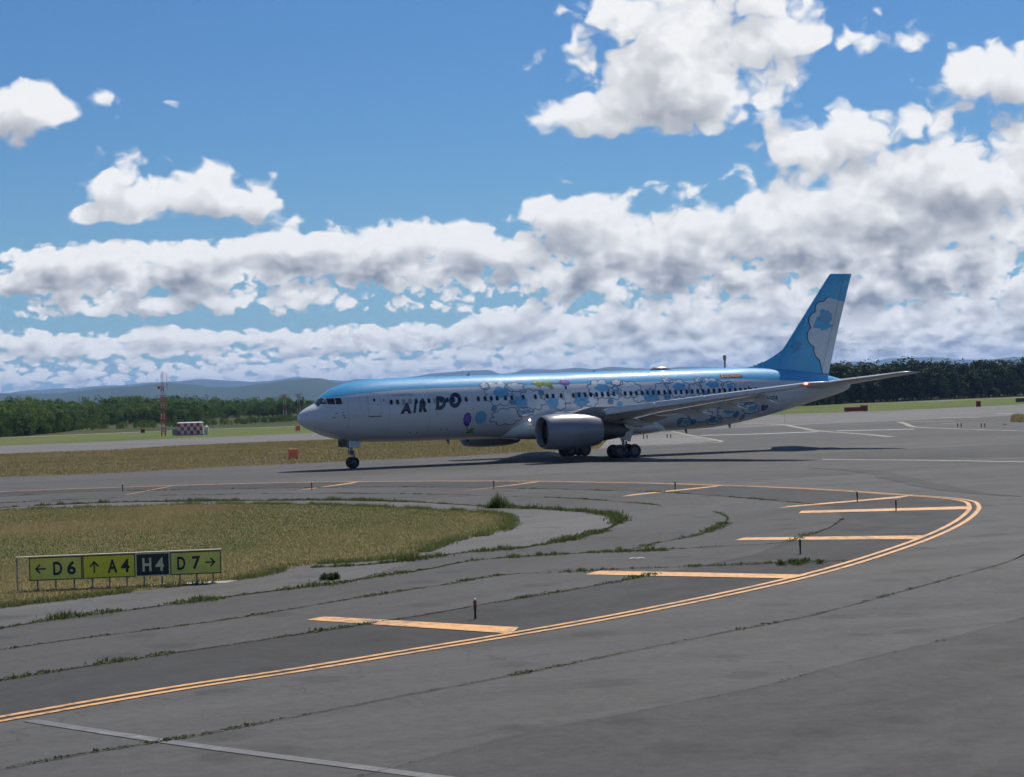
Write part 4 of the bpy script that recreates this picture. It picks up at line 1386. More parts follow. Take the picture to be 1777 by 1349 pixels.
for sd_ in (-1, 1):
    ys = [1.8, 2.6, 4, 6, 8, 10, 13, 16, 19, 21.5, 23.0]
    rings = [foil_ring(y, sd_, 0.03, 0.80 if 3 < y < 18 else 1.0) for y in ys]
    # rounded tip
    for y, k in ((23.45, 0.85), (23.7, 0.55), (23.8, 0.2)):
        le, ch, z, th = wing_at(y)
        rings.append([(le + ch * (1 - k) * 0.75 + u * ch * k, sd_ * y, z + t * th * ch * k) for u, t in FOIL])
    wing = MB().loft(rings).done('wing', M_WINGPAINT, plane, smooth=True, sharp=50)
    # slats, slightly out
    for y0, y1 in ((3.1, 6.9), (8.9, 12.5), (12.6, 16.2), (16.3, 19.8), (19.9, 23.0)):
        r = []
        for y in np.linspace(y0, y1, 4):
            le, ch, z, th = wing_at(y)
            kk = min(0.14, 0.62 / ch)
            ring = [(le + u * ch * kk / 0.12 * 0.12 - 0.20, sd_ * y, z + t * th * ch * 0.9 - 0.10 - (0.12 - u) * 0.5) for u, t in ((0.12, 0.070), (0.05, 0.052), (0.015, 0.030), (0.0, 0.0), (0.012, -0.022), (0.045, -0.032), (0.05, -0.006), (0.08, 0.040))]
            r.append(ring)
        MB().loft(r).done('slat', M_WHITEPAINT, wing, smooth=True, sharp=50)
    # flaps and aileron
    for nm, y0, y1, dr in (('flap', 3.0, 7.6, 0.20), ('inboard_aileron', 7.7, 9.0, 0.08), ('flap', 9.1, 17.6, 0.20), ('aileron', 17.7, 22.6, 0.0)):
        r = [flap_ring(y, sd_, 0.80 if y < 18 else 0.78, dr, 0.21, back=0.05) for y in np.linspace(y0, y1, 4)]
        if nm == 'aileron':
            continue
        MB().loft(r).done(nm, M_WINGPAINT, wing, smooth=True, sharp=50)
    # flap track fairings
    for y, L in ((5.6, 3.6), (11.2, 3.4), (14.6, 3.0), (17.6, 2.6)):
        le, ch, z, th = wing_at(y)
        zc = z - 0.35 - 0.6 * ch * 0.03
        prof = []
        for k in range(11):
            u = k / 10
            r_ = 0.24 * math.sin(math.pi * min(1, u * 1.15) ** 0.7) ** 0.8 if u < 0.87 else 0.24 * (1 - u) * 1.2
            prof.append([(le + ch * 0.62 + u * L, sd_ * y + max(r_, .01) * math.cos(t) * 0.8, zc - u * 0.45 + max(r_, .01) * 1.35 * math.sin(t)) for t in np.linspace(0, 2 * math.pi, 10, endpoint=False)])
        MB().loft(prof).done('flap_track_fairing', M_WINGPAINT, wing, smooth=True)
    # navigation and landing lamps
    le, ch, z, th = wing_at(23.2)
    MB().lathe([(-.16, .02), (-.10, .08), (0, .10), (.14, .08), (.2, .02)], (le + 0.12, sd_ * 23.25, z + 0.03), 'x', 10).done('navigation_lamp', M_NAVLAMP if sd_ < 0 else M_LEAFINK, wing, smooth=True)
    le, ch, z, th = wing_at(2.75)
    MB().lathe([(-.05, .02), (-.03, .06), (0, .085), (.1, .09)], (le - 0.10, sd_ * 2.95, z + 0.16), 'x', 12).done('landing_lamp', M_LAMP, wing, smooth=True)

    # ---------------------------------------------------------------- engines
    ey, ez, ex = sd_ * 7.92, 2.52, 18.15
    cowl_prof = [(0.55, 1.15), (0.25, 1.17), (0.07, 1.20), (0.0, 1.25), (0.05, 1.30), (0.25, 1.36), (0.8, 1.43), (1.7, 1.47), (2.8, 1.47), (3.8, 1.42), (4.5, 1.32), (5.15, 1.17), (5.15, 1.13), (4.2, 1.16)]
    nac = thing('engine', '', '')
    del nac['label'], nac['category']
    nac.parent = plane
    cw = MB().lathe(cowl_prof[3:], (ex, ey, ez), 'x', 48).done('cowl', M_COWL, nac, smooth=True, sharp=50)
    MB().lathe([(1.2, 1.14), (0.55, 1.15), (0.25, 1.17), (0.07, 1.20), (-0.002, 1.25), (0.052, 1.292), (0.20, 1.352)], (ex - 0.003, ey, ez), 'x', 48).done('inlet_lip', M_COWL, nac, smooth=True)
    MB().lathe([(1.7, 1.15), (0.9, 1.145), (0.54, 1.145)], (ex, ey, ez), 'x', 36).done('inlet_duct', M_RUBBER, nac, smooth=True)
    fan = MB()
    for k in range(32):
        a = 2 * math.pi * k / 32
        da = 0.13
        fan.quad((ex + 1.42, ey + 0.3 * math.sin(a), ez + 0.3 * math.cos(a)), (ex + 1.30, ey + 1.135 * math.sin(a - .02), ez + 1.135 * math.cos(a - .02)),
                 (ex + 1.48, ey + 1.135 * math.sin(a + da), ez + 1.135 * math.cos(a + da)), (ex + 1.56, ey + 0.3 * math.sin(a + da), ez + 0.3 * math.cos(a + da)))
    fan.done('fan', M_RIM, nac, fix=False)
    MB().lathe([(1.0, 0.01), (1.12, 0.13), (1.3, 0.26), (1.5, 0.33), (1.7, 0.34)], (ex, ey, ez), 'x', 20).done('spinner', M_GEARPAINT, nac, smooth=True)
    MB().lathe([(1.62, 1.14), (1.63, 0.02)], (ex, ey, ez), 'x', 24).done('fan_stator', M_BLACK, nac)
    MB().lathe([(4.2, 0.82), (5.0, 0.86), (5.8, 0.80), (6.8, 0.66), (7.5, 0.54), (7.5, 0.50), (7.0, 0.5)], (ex, ey, ez - 0.08), 'x', 32).done('core_cowl', M_DARKMETAL, nac, smooth=True, sharp=50)
    MB().lathe([(7.0, 0.36), (7.6, 0.28), (8.2, 0.04)], (ex, ey, ez - 0.08), 'x', 20).done('exhaust_cone', M_DARKMETAL, nac, smooth=True)
    py = MB()
    rings = []
    for x0, x1, z_, wd in ((ex + 1.6, ex + 6.6, ez + 1.2, 0.20), (ex + 2.3, ex + 8.6, ez + 1.50, 0.24), (ex + 4.0, ex + 9.6, ez + 1.95, 0.22)):
        rings.append([(x0, ey, z_), (x0 + 0.5, ey + wd, z_), (x0 + 2.5, ey + wd, z_), (x1, ey, z_ - 0.25), (x0 + 2.5, ey - wd, z_), (x0 + 0.5, ey - wd, z_)])
    py.loft(rings).done('pylon', M_COWL, nac, smooth=True, sharp=40)
    for dy in (-0.62,):
        MB().quad((ex + 1.2, ey - sd_ * 0.9, ez + 1.12), (ex + 2.3, ey - sd_ * 0.9, ez + 1.17), (ex + 2.2, ey - sd_ * 1.2, ez + 1.5), (ex + 1.7, ey - sd_ * 1.2, ez + 1.45)).done('strake', M_COWL, nac)

    # ---------------------------------------------------------------- tailplane
    rings = []
    for y, le, ch, z in ((0.5, 46.9, 5.6, 5.55), (2.0, 47.9, 5.0, 5.72), (5.0, 49.95, 3.95, 6.08), (8.6, 52.4, 2.65, 6.50), (9.15, 52.95, 2.15, 6.57), (9.31, 53.5, 1.3, 6.59)):
        rings.append([(le + u * ch, sd_ * y, z + t * ch * 0.9) for u, t in SYM])
    tp = MB().loft(rings).done('tailplane', M_WINGPAINT, plane, smooth=True, sharp=50)
    MB().quad((51.3, sd_ * 1.6, 5.78), (51.35, sd_ * 1.6, 5.78), (54.15, sd_ * 8.5, 6.545), (54.10, sd_ * 8.5, 6.545)).done('elevator_seam', M_SEAM, tp)

# ------------------------------------------------------------------ fin and rudder
def fin_rows(u0, u1, ths=1.0):
    rings = []
    for z, le, te in ((6.6, 44.9, 51.45), (7.4, 45.35, 51.65), (9.0, 46.55, 52.1), (11.0, 48.1, 52.7), (13.0, 49.65, 53.35), (15.0, 51.2, 54.0), (15.75, 51.8, 54.25), (15.9, 52.0, 54.28)):
        ch = te - le
        rings.append([(le + (u0 + (u1 - u0) * u) * ch, t * ch * ths * (0.75 if z < 15.8 else 0.4), z) for u, t in SYM])
    return rings


fin = MB().loft(fin_rows(0.0, 1.0)).done('fin', M_BLUEPAINT, plane, smooth=True, sharp=50)
dors = []
for s0, z1, w in ((42.6, 7.46, 0.05), (43.6, 7.62, 0.14), (44.6, 7.98, 0.20), (45.5, 8.42, 0.22), (46.3, 8.90, 0.16), (46.9, 9.30, 0.05)):
    dors.append([(s0, -w, 6.9), (s0, -w * 0.8, 7.0 + (z1 - 7.0) * 0.6), (s0 + 0.05, 0, z1), (s0, w * 0.8, 7.0 + (z1 - 7.0) * 0.6), (s0, w, 6.9)])
MB().loft(dors).done('dorsal_fillet', M_BLUEPAINT, plane, smooth=True)


def fin_y(s, z):
    le = np.interp(z, [6.6, 7.4, 9.0, 11.0, 13.0, 15.0, 15.75], [44.9, 45.35, 46.55, 48.1, 49.65, 51.2, 51.8])
    te = np.interp(z, [6.6, 7.4, 9.0, 11.0, 13.0, 15.0, 15.75], [51.45, 51.65, 52.1, 52.7, 53.35, 54.0, 54.25])
    ch = te - le
    u = min(max((s - le) / ch, 0), 1)
    us = [0, .04, .12, .25, .4, .6, .8, 1.0]
    ts = [0, .030, .048, .058, .056, .042, .022, 0]
    return float(np.interp(u, us, ts)) * ch * 0.75


def te_at(z):
    return float(np.interp(z, [6.6, 9.0, 11.0, 13.0, 15.0], [51.45, 52.1, 52.7, 53.35, 54.0])) - 0.05


# white drift shape that fills the after half of the fin
SWELL = ((50.85, 8.95, 1.05), (50.05, 10.15, 0.95), (50.2, 11.55, 0.85), (50.85, 12.6, 0.78), (51.75, 13.05, 0.72))
edge_pts = []                             # rounded swells up the front edge, closed over the top
for z in np.arange(8.0, 13.75, 0.07):
    xs = [c[0] - math.sqrt(c[2] ** 2 - (z - c[1]) ** 2) for c in SWELL if abs(z - c[1]) < c[2]]
    if xs:
        edge_pts.append((min(xs), float(z)))
shape = [(te_at(6.75), 6.75), (50.75, 6.75)] + edge_pts + [(te_at(13.3), 13.3)]
for z in (12.5, 11, 9.5, 8):
    shape.append((te_at(z), z))
for sd_ in (-1, 1):
    dm = wrap('snow_drift_mark', [shape], M_PALE, 0.012, fin, surface=fin_y, side=sd_, cut=0.6)
    wrap('snow_drift_rim', outline(shape, 0.09)[1:-6], M_NAVY, 0.018, dm, surface=fin_y, side=sd_, cut=0.6)
    wrap('cloud_shade', [blob(51.25, 11.9, 0.75, 0.62, 8, 0.14, 64, seed=5)], M_ICE, 0.018, dm, surface=fin_y, side=sd_, cut=0.4)
    wrap('rudder_seam', [[(50.55, 6.75), (50.60, 6.75), (53.45, 15.6), (53.40, 15.6)]], M_SEAM, 0.024, fin, surface=fin_y, side=sd_, cut=0.5)
    for k in range(9):
        a, r = k * 2.4, 0.18 + 0.055 * k
        wrap('sprig_mark', outline(blob(47.8 + r * math.cos(a), 9.3 + r * math.sin(a), 0.16, 0.13, 4, 0.3, 14, seed=k), 0.04), M_OUTLINE, 0.014, fin, surface=fin_y, side=sd_, cut=0.5)

# ------------------------------------------------------------------ small fittings on the hull
MB().quad((15.0, 0.02, 7.38), (15.35, 0.02, 7.38), (15.42, 0.02, 7.72), (15.28, 0.02, 7.72)).quad((15.0, -0.02, 7.38), (15.28, -0.02, 7.72), (15.42, -0.02, 7.72), (15.35, -0.02, 7.38)).done('antenna', M_WHITEPAINT, plane)
MB().quad((27.0, 0.02, 7.42), (27.3, 0.02, 7.42), (27.38, 0.02, 7.66), (27.25, 0.02, 7.66)).done('antenna', M_WHITEPAINT, plane)
dome = []
for k in range(9):
    u = -1 + 2 * k / 8
    r = max(0.03, math.sqrt(max(0, 1 - u * u)))
    dome.append([(33.8 + 1.15 * u, 0.5 * r * math.sin(t), 7.40 + 0.36 * r * math.cos(t)) for t in np.linspace(0, 2 * math.pi, 14, endpoint=False)])
MB().loft(dome).done('antenna_dome', M_COWL, plane, smooth=True)
for s in (13.0, 36.0, 40.5):
    zb = section(s)[1]
    MB().loft([[(s, -.02, zb + .05), (s + .3, -.02, zb + .05), (s + .3, .02, zb + .05), (s, .02, zb + .05)], [(s + .18, -.01, zb - .32), (s + .34, -.01, zb - .32), (s + .34, .01, zb - .32), (s + .18, .01, zb - .32)]]).done('drain_mast', M_SEAM, plane)
MB().lathe([(0, .16), (.1, .15), (.2, .02)], (53.62, 0, 5.64), 'x', 14).done('exhaust_outlet', M_DARKMETAL, plane)

# ------------------------------------------------------------------ undercarriage
def wheel(parent, x, y, r, w):
    prof = [(-w * .5, r * .58), (-w * .5, r * .82), (-w * .38, r * .96), (-w * .15, r), (w * .15, r), (w * .38, r * .96), (w * .5, r * .82), (w * .5, r * .58)]
    t = MB().lathe(prof, (x, y, r), 'y', 32).done('wheel', M_RUBBER, parent, smooth=True, sharp=50)
    MB().lathe([(-w * .46, r * .58), (-w * .30, r * .5), (-w * .34, r * .2), (-w * .40, 0.01)], (x, y, r), 'y', 20).done('rim', M_RIM, t, smooth=True)
    MB().lathe([(w * .46, r * .58), (w * .30, r * .5), (w * .34, r * .2), (w * .40, 0.01)], (x, y, r), 'y', 20).done('rim', M_RIM, t, smooth=True)


ng = thing('nose_gear', '', '')
del ng['label'], ng['category']
ng.parent = plane
NX = 4.6
for y in (-0.29, 0.29):
    wheel(ng, NX, y, 0.47, 0.34)
MB().tube((NX, -0.35, 0.47), (NX, 0.35, 0.47), 0.07, n=10).done('axle', M_GEARPAINT, ng)
MB().tube((NX, 0, 0.47), (NX - 0.05, 0, 1.3), 0.075, n=12).tube((NX - 0.05, 0, 1.2), (NX - 0.1, 0, 2.5), 0.12, n=12).done('strut', M_GEARPAINT, ng, smooth=True)
MB().tube((NX - 0.05, 0, 1.45), (NX - 1.2, 0, 2.5), 0.055, n=8).done('drag_brace', M_GEARPAINT, ng)
MB().box((NX + 0.16, 0, 1.0), (0.05, 0.22, 0.35)).box((NX + 0.24, 0, 0.78), (0.22, 0.18, 0.05)).done('torque_link', M_DARKMETAL, ng)
MB().box((NX - 0.1, 0, 1.30), (0.30, 0.60, 0.34)).box((NX - 0.12, -0.28, 1.28), (0.1, 0.1, 0.2)).box((NX - 0.12, 0.28, 1.28), (0.1, 0.1, 0.2)).done('steering_unit', M_DARKMETAL, ng, bevel=0.03)
for y in (-0.42, 0.42):
    MB().box((NX + 0.08, y, 2.02), (1.0, 0.05, 0.62)).done('gear_door', M_WHITEPAINT, ng, bevel=0.02)
    MB().box((NX - 0.82, y * 0.95, 2.12), (0.46, 0.05, 0.66)).done('gear_door', M_DARKMETAL, ng, bevel=0.02)
for y in (-0.2, 0.2):
    MB().lathe([(-.03, .02), (-.02, .08), (.06, .08)], (NX - 0.27, y, 1.55), 'x', 12).done('taxi_lamp', M_METAL, ng, smooth=True)

for sd_ in (-1, 1):
    mg = thing('main_gear', '', '')
    del mg['label'], mg['category']
    mg.parent = plane
    mx, my = 27.42, sd_ * 4.65
    for dx_ in (-0.71, 0.71):
        for dy_ in (-0.57, 0.57):
            wheel(mg, mx + dx_, my + dy_, 0.585, 0.43)
        MB().tube((mx + dx_, my - 0.62, 0.585), (mx + dx_, my + 0.62, 0.585), 0.08, n=10).done('axle', M_GEARPAINT, mg)
    MB().box((mx, my, 0.62), (1.5, 0.24, 0.26)).done('truck_beam', M_GEARPAINT, mg, bevel=0.04)
    MB().tube((mx, my, 0.62), (mx - 0.05, my, 1.6), 0.13, n=14).tube((mx - 0.05, my, 1.5), (mx - 0.15, my + sd_ * 0.15, 3.6), 0.20, n=14).done('strut', M_GEARPAINT, mg, smooth=True)
    MB().tube((mx - 0.08, my, 1.75), (mx - 0.3, my - sd_ * 2.2, 2.6), 0.08, n=8).tube((mx - 0.08, my, 1.9), (mx - 1.5, my, 3.3), 0.07, n=8).done('side_brace', M_GEARPAINT, mg)
    MB().box((mx + 0.26, my, 1.15), (0.06, 0.26, 0.55)).box((mx + 0.36, my, 0.9), (0.3, 0.2, 0.06)).done('torque_link', M_DARKMETAL, mg)
    dr = MB()
    dr.loft([[(mx - 0.75, my + sd_ * 0.52, 1.75), (mx + 0.35, my + sd_ * 0.52, 1.35), (mx + 0.35, my + sd_ * 0.58, 1.35), (mx - 0.75, my + sd_ * 0.58, 1.75)],
             [(mx - 0.55, my + sd_ * 0.75, 2.9), (mx + 0.75, my + sd_ * 0.75, 2.9), (mx + 0.75, my + sd_ * 0.81, 2.9), (mx - 0.55, my + sd_ * 0.81, 2.9)]])
    dr.done('gear_door', M_WHITEPAINT, mg, bevel=0.02)

# ------------------------------------------------------------------ taxiway sign
M_SIGNYEL = paint('sign_yellow', (0.82, 0.70, 0.04), 0.5, var=0.10, scale=1.2)
M_SIGNYEL2 = paint('sign_yellow_faded', (0.78, 0.70, 0.13), 0.5, var=0.15, scale=1.2)
M_SIGNBLK = paint('sign_black', (0.012, 0.013, 0.022), 0.45, var=0.2, scale=3)
M_SIGNTXT = paint('sign_pale_yellow', (0.66, 0.66, 0.36), 0.5, var=0.1, scale=3)
M_SIGNLID = paint('sign_lid', (0.62, 0.52, 0.34), 0.5, var=0.1, scale=3)
M_POST = paint('weathered_post', (0.22, 0.21, 0.17), 0.7, var=0.25, scale=5)
M_STAKE = paint('red_brown_stake', (0.17, 0.045, 0.030), 0.6, var=0.2, scale=5)
M_STAKELOW = paint('dark_stake_foot', (0.045, 0.042, 0.042), 0.6, var=0.2, scale=5)
M_CAP = paint('white_cap', (0.72, 0.72, 0.70), 0.5, var=0.1, scale=5)
M_BOARD = paint('orange_board', (0.80, 0.22, 0.09), 0.55, var=0.12, scale=2)
M_DKRED = paint('dull_red_board', (0.24, 0.030, 0.030), 0.6, var=0.15, scale=2)
M_MASTRED = paint('mast_red', (0.55, 0.08, 0.06), 0.5, var=0.15, scale=2)
M_MASTWHITE = paint('mast_white', (0.62, 0.60, 0.58), 0.5, var=0.1, scale=2)
M_CHEQUER = paint('chequer_red', (0.55, 0.06, 0.07), 0.5, var=0.12, scale=2)
M_CONCRETE = paint('concrete', (0.36, 0.35, 0.33), 0.85, var=0.2, scale=2)

sl, sr = SPOT['sign_l'], SPOT['sign_r']
SRZ = math.atan2(sr[1] - sl[1], sr[0] - sl[0])
sign = thing('taxiway_sign', 'long yellow and black direction signboard on short legs by the grass island', 'sign', (sl[0], sl[1], Z4), SRZ)
SX0, SW, SZ0, SZ1 = -0.26, 6.07, 0.30, 1.04
k = SW / 333.0
sx = lambda px: SX0 + (px - 52) * k
edges = (52, 143.7, 235.3, 295.3, 385)
for i in range(4):
    a, b = sx(edges[i]), sx(edges[i + 1])
    m = (M_SIGNYEL2, M_SIGNYEL, M_SIGNBLK, M_SIGNYEL2)[i]
    p = MB().box(((a + b) / 2, 0, (SZ0 + SZ1) / 2), (b - a - 0.012, 0.14, SZ1 - SZ0)).done('panel', M_SIGNBLK if i == 2 else m, sign, bevel=0.006)
    fr = MB()
    t = 0.03
    mf = M_SIGNTXT if i == 2 else M_SIGNBLK
    fr.box(((a + b) / 2, -0.074, SZ0 + t / 2), (b - a - 0.014, 0.012, t)).box(((a + b) / 2, -0.074, SZ1 - t / 2), (b - a - 0.014, 0.012, t))
    fr.box((a + 0.007 + t / 2, -0.074, (SZ0 + SZ1) / 2), (t, 0.012, SZ1 - SZ0 - 2 * t)).box((b - 0.007 - t / 2, -0.074, (SZ0 + SZ1) / 2), (t, 0.012, SZ1 - SZ0 - 2 * t))
    fr.done('panel_border', mf, p)


def flat(tris, name, material, parent, y):
    V, F = [], []
    for t in tris:
        i = len(V)
        V += [(q[0], y, q[1]) for q in t]
        F.append(tuple(range(i, i + len(t))))
    return add(name, V, F, material, parent)


GZ0, GZ1 = SZ0 + 0.155, SZ1 - 0.155
for ch, a, b, m in (('D', 93.5, 109, 0), ('6', 117.5, 132.5, 0), ('A', 187, 204, 0), ('4', 210, 225, 0), ('H', 247.5, 263, 1), ('4', 270, 285, 1), ('D', 308, 322, 0), ('7', 334, 348.5, 0)):
    flat(fit_glyph(ch, sx(a), sx(b), GZ0, GZ1, 0.0, 0.028), 'letter', M_SIGNTXT if m else M_SIGNBLK, sign, -0.0765)
ARROW = [(0.0, 0.5), (0.44, 0.95), (0.54, 0.85), (0.27, 0.57), (1.0, 0.57), (1.0, 0.43), (0.27, 0.43), (0.54, 0.15), (0.44, 0.05)]
for a, b, kind in ((62, 81, 'l'), (155, 173, 'u'), (357, 375, 'r')):
    x0, x1 = sx(a), sx(b)
    zc = (SZ0 + SZ1) / 2
    w = x1 - x0
    if kind == 'l':
        pts = [(x0 + u * w, zc + (v - 0.5) * w * 1.0) for u, v in ARROW]
    elif kind == 'r':
        pts = [(x1 - u * w, zc + (v - 0.5) * w * 1.0) for u, v in ARROW]
    else:
        pts = [((x0 + x1) / 2 + (v - 0.5) * w, zc + 0.20 - u * 0.40) for u, v in ARROW]
    bm = bmesh.new()
    bm.faces.new([bm.verts.new((q[0], -0.0765, q[1])) for q in pts])
    bm.normal_update()
    bmesh.ops.triangulate(bm, faces=bm.faces[:])
    me = bpy.data.meshes.new('arrow')
    bm.to_mesh(me)
    bm.free()
    me.materials.append(M_SIGNBLK)
    link('arrow', me, sign)
MB().box((SX0 + SW / 2 - 0.2, 0.0, SZ1 + 0.022), (SW + 0.42, 0.20, 0.035)).done('lid', M_SIGNLID, sign, bevel=0.006)
for px in (66, 97, 129, 160, 190, 220, 250, 281, 312, 341, 370):
    MB().box((sx(px), 0.0, SZ0 / 2), (0.05, 0.06, SZ0)).box((sx(px), 0, 0.012), (0.16, 0.16, 0.02)).done('leg', M_POST, sign)
MB().box((SX0 - 0.38, 0.05, SZ1 / 2), (0.04, 0.04, SZ1)).done('leg', M_POST, sign)
structure(sheet('concrete_pad', [(sl[0] + 3.4, sl[1] + 0.2), (sl[0] + 5.9, sl[1] + 0.55), (sl[0] + 6.2, sl[1] + 1.3), (sl[0] + 3.7, sl[1] + 1.0)], Z5, M_CONCRETE))

# ------------------------------------------------------------------ edge marker stakes
STAKE_WORDS = ['nearest red-brown marker stake with white cap above the lowest orange bar', 'red-brown marker stake below the orange bar right of centre',
               'red-brown marker stake on the uppermost right bar that meets the bend', 'red-brown marker stake just left of the bend by two close bars',
               'red-brown marker stake on the bar below the main wheels', 'red-brown marker stake behind the tall weed clump',
               'red-brown marker stake on the bar below the nose wheel', 'leftmost red-brown marker stake on the far side of the island']


def stake(loc, label, hgt=0.54, far=False, group=None):
    s = thing('marker_stake', label, 'marker stake', (loc[0], loc[1], Z2), 0.0, group)
    r = 0.030 if not far else 0.05
    MB().tube((0, 0, 0), (0, 0, hgt * 0.45), r, n=10).done('foot', M_STAKELOW, s)
    MB().tube((0, 0, hgt * 0.45), (0, 0, hgt * 0.9), r * 1.35, n=10).done('sleeve', M_STAKE, s)
    MB().lathe([(0, r * 1.35), (hgt * 0.06, r * 1.3), (hgt * 0.1, r * 0.6), (hgt * 0.105, 0.002)], (0, 0, hgt * 0.9), 'z', 10).done('cap', M_CAP, s, smooth=True)


for p, w in zip(STAKES, STAKE_WORDS):
    stake(p, w)
for kk in ('far1', 'far2', 'far3', 'far4'):
    stake(SPOT[kk], 'dark marker stake standing on the far taxiway at the right edge', 0.55, True, 'far stakes at right')
for kk in ('far5', 'far6', 'far7', 'far8'):
    stake(SPOT[kk], 'dark marker stake on the dry grass just behind the main wheels', 0.55, True, 'far stakes behind the wheels')


# ------------------------------------------------------------------ boards beside the runway
def board(name, label, cat, loc, w, hgt, dep, rz, m, steps=()):
    b = thing(name, label, cat, (loc[0], loc[1], 0.0), rz)
    MB().box((0, 0, 0.16 + hgt / 2), (w, dep, hgt)).done('panel', m, b, bevel=0.03)
    for x0, x1, hh in steps:
        MB().box(((x0 + x1) / 2, 0, 0.16 + hgt + hh / 2), (x1 - x0, dep, hh)).done('panel', m, b, bevel=0.02)
    for x in (-w * 0.38, w * 0.38):
        MB().box((x, 0, 0.08), (0.09, dep * 0.8, 0.16)).done('leg', M_STAKELOW, b)
    return b


board('sign_board', 'bright orange upright board on the dry grass left of the nose gear', 'board', SPOT['orange'], 0.95, 0.86, 0.40, 0.35, M_BOARD)
board('sign_board', 'small red board on the green verge touching the nose', 'board', SPOT['redbox1'], 0.85, 0.9, 0.4, 0.1, M_BOARD)
board('sign_board', 'tiny red board on the green verge left of the lattice mast', 'board', SPOT['redbox2'], 0.75, 0.7, 0.4, 0.1, M_DKRED)
rl, rr_ = SPOT['red_long_l'], SPOT['red_long_r']
board('sign_board', 'long dark red board with a raised right end below the tailplane', 'board', ((rl[0] + rr_[0]) / 2, (rl[1] + rr_[1]) / 2), 4.9, 0.82, 0.5, 0.3, M_DKRED, ((1.0, 2.45, 0.28),))
board('sign_board', 'small red board on the verge at the far right', 'board', SPOT['red_small'], 0.85, 1.1, 0.45, 0.2, M_DKRED)
board('sign_board', 'low red board seen between the fuselage and the near engine', 'board', SPOT['redfar'], 1.5, 0.35, 0.4, 0.2, M_DKRED)
wall = MB().box((0, 0, 0.45), (13, 0.5, 0.9)).done('low_wall', paint('brown_wall', (0.10, 0.085, 0.05), 0.9, scale=1), None, loc=(SPOT['brown_r'][0] + 5, SPOT['brown_r'][1], 0))
wall.rotation_euler = (0, 0, 0.6)
tag(wall, 'low brown wall before the wood at the far right edge', 'wall')
lt = thing('ground_light', 'small dark round fitting on the far taxiway at right', 'light', (*SPOT['disc'], Z3))
MB().lathe([(0, 0.30), (0.06, 0.29), (0.12, 0.18), (0.16, 0.16), (0.17, 0.01)], (0, 0, 0), 'z', 20).done('housing', M_STAKELOW, lt, smooth=True)

# ------------------------------------------------------------------ lattice masts
def mast(label, loc, hgt, half, bands, rz, arms, whips):
    m = thing('lattice_mast', label, 'mast', (loc[0], loc[1], 0.0), rz)
    dz = hgt / bands
    for i in range(bands):
        z0, z1 = i * dz, (i + 1) * dz
        h0 = half * (1 - 0.45 * i / bands)
        h1 = half * (1 - 0.45 * (i + 1) / bands)
        b = MB()
        cs = [(-1, -1), (1, -1), (1, 1), (-1, 1)]
        for j in range(4):
            c, d = cs[j], cs[(j + 1) % 4]
            b.tube((c[0] * h0, c[1] * h0, z0), (c[0] * h1, c[1] * h1, z1), 0.055, n=5)
            b.tube((c[0] * h0, c[1] * h0, z0), (d[0] * h1, d[1] * h1, z1), 0.032, n=4)
            b.tube((c[0] * h1, c[1] * h1, z1), (d[0] * h1, d[1] * h1, z1), 0.032, n=4)
        b.done('mast_section', M_MASTRED if i % 2 == 0 else M_MASTWHITE, m)
    for z, w, hh in arms:
        a = MB()
        for zz in (z - hh / 2, z + hh / 2):
            a.box((0, -half - 0.12, zz), (w, 0.08, 0.10))
        for q in np.linspace(-w / 2 + 0.05, w / 2 - 0.05, 5):
            a.box((q, -half - 0.12, z), (0.07, 0.06, hh - 0.11))
        a.done('antenna_frame', M_MASTRED, m)
    for x, z0, z1 in whips:
        MB().tube((x, 0, z0), (x, 0, z1), 0.05, 0.03, n=6).done('whip_antenna', M_MASTRED, m)
    return m


mt = mast('tall red and white lattice mast rising above the left wood', SPOT['mast'], 8.8, 0.34, 9, 0.3,
          ((1.1, 0.9, 0.7), (3.0, 1.2, 0.9), (5.6, 1.1, 0.8), (6.9, 0.8, 0.5)), ((-0.14, 8.7, 11.3), (0.14, 8.7, 11.4), (0.85, 8.2, 11.0)))
MB().box((-0.62, 0, 8.55), (0.40, 0.3, 0.52)).done('beacon_box', M_MASTRED, mt)
MB().box((0.45, 0, 8.3), (0.9, 0.06, 0.06)).done('arm', M_MASTWHITE, mt)
mast('left one of two short red and white masts by the nose', SPOT['mast2'], 7.2, 0.45, 5, 0.2, ((6.6, 2.2, 0.7),), ())
mast('right one of two short red and white masts, half behind the nose', SPOT['mast3'], 7.4, 0.45, 5, 0.2, ((6.9, 2.2, 0.7),), ())

# ------------------------------------------------------------------ chequered equipment shelter
hl, hr_ = SPOT['hut_l'], SPOT['hut_r']
hut = thing('equipment_shelter', 'low red and white chequered equipment hut on the verge by the mast', 'hut', (-57.0, 359.3, 0.0), 0.12)
W_, H_, D_ = 4.4, 2.0, 2.4
MB().box((0, 0, 0.08), (W_ + 0.4, D_ + 0.4, 0.16)).done('plinth', M_CONCRETE, hut)
for r in range(3):
    for c in range(8):
        m = M_CHEQUER if (r + c) % 2 == 0 else M_MASTWHITE
        MB().box((-W_ / 2 + (c + 0.5) * W_ / 8, -D_ / 2, 0.16 + (r + 0.5) * H_ / 3), (W_ / 8 - 0.012, 0.05, H_ / 3 - 0.012)).done('chequer_panel', m, hut)
MB().box((0, 0.03, 0.16 + H_ / 2), (W_ - 0.02, D_ - 0.02, H_ - 0.01)).done('wall', M_MASTWHITE, hut)
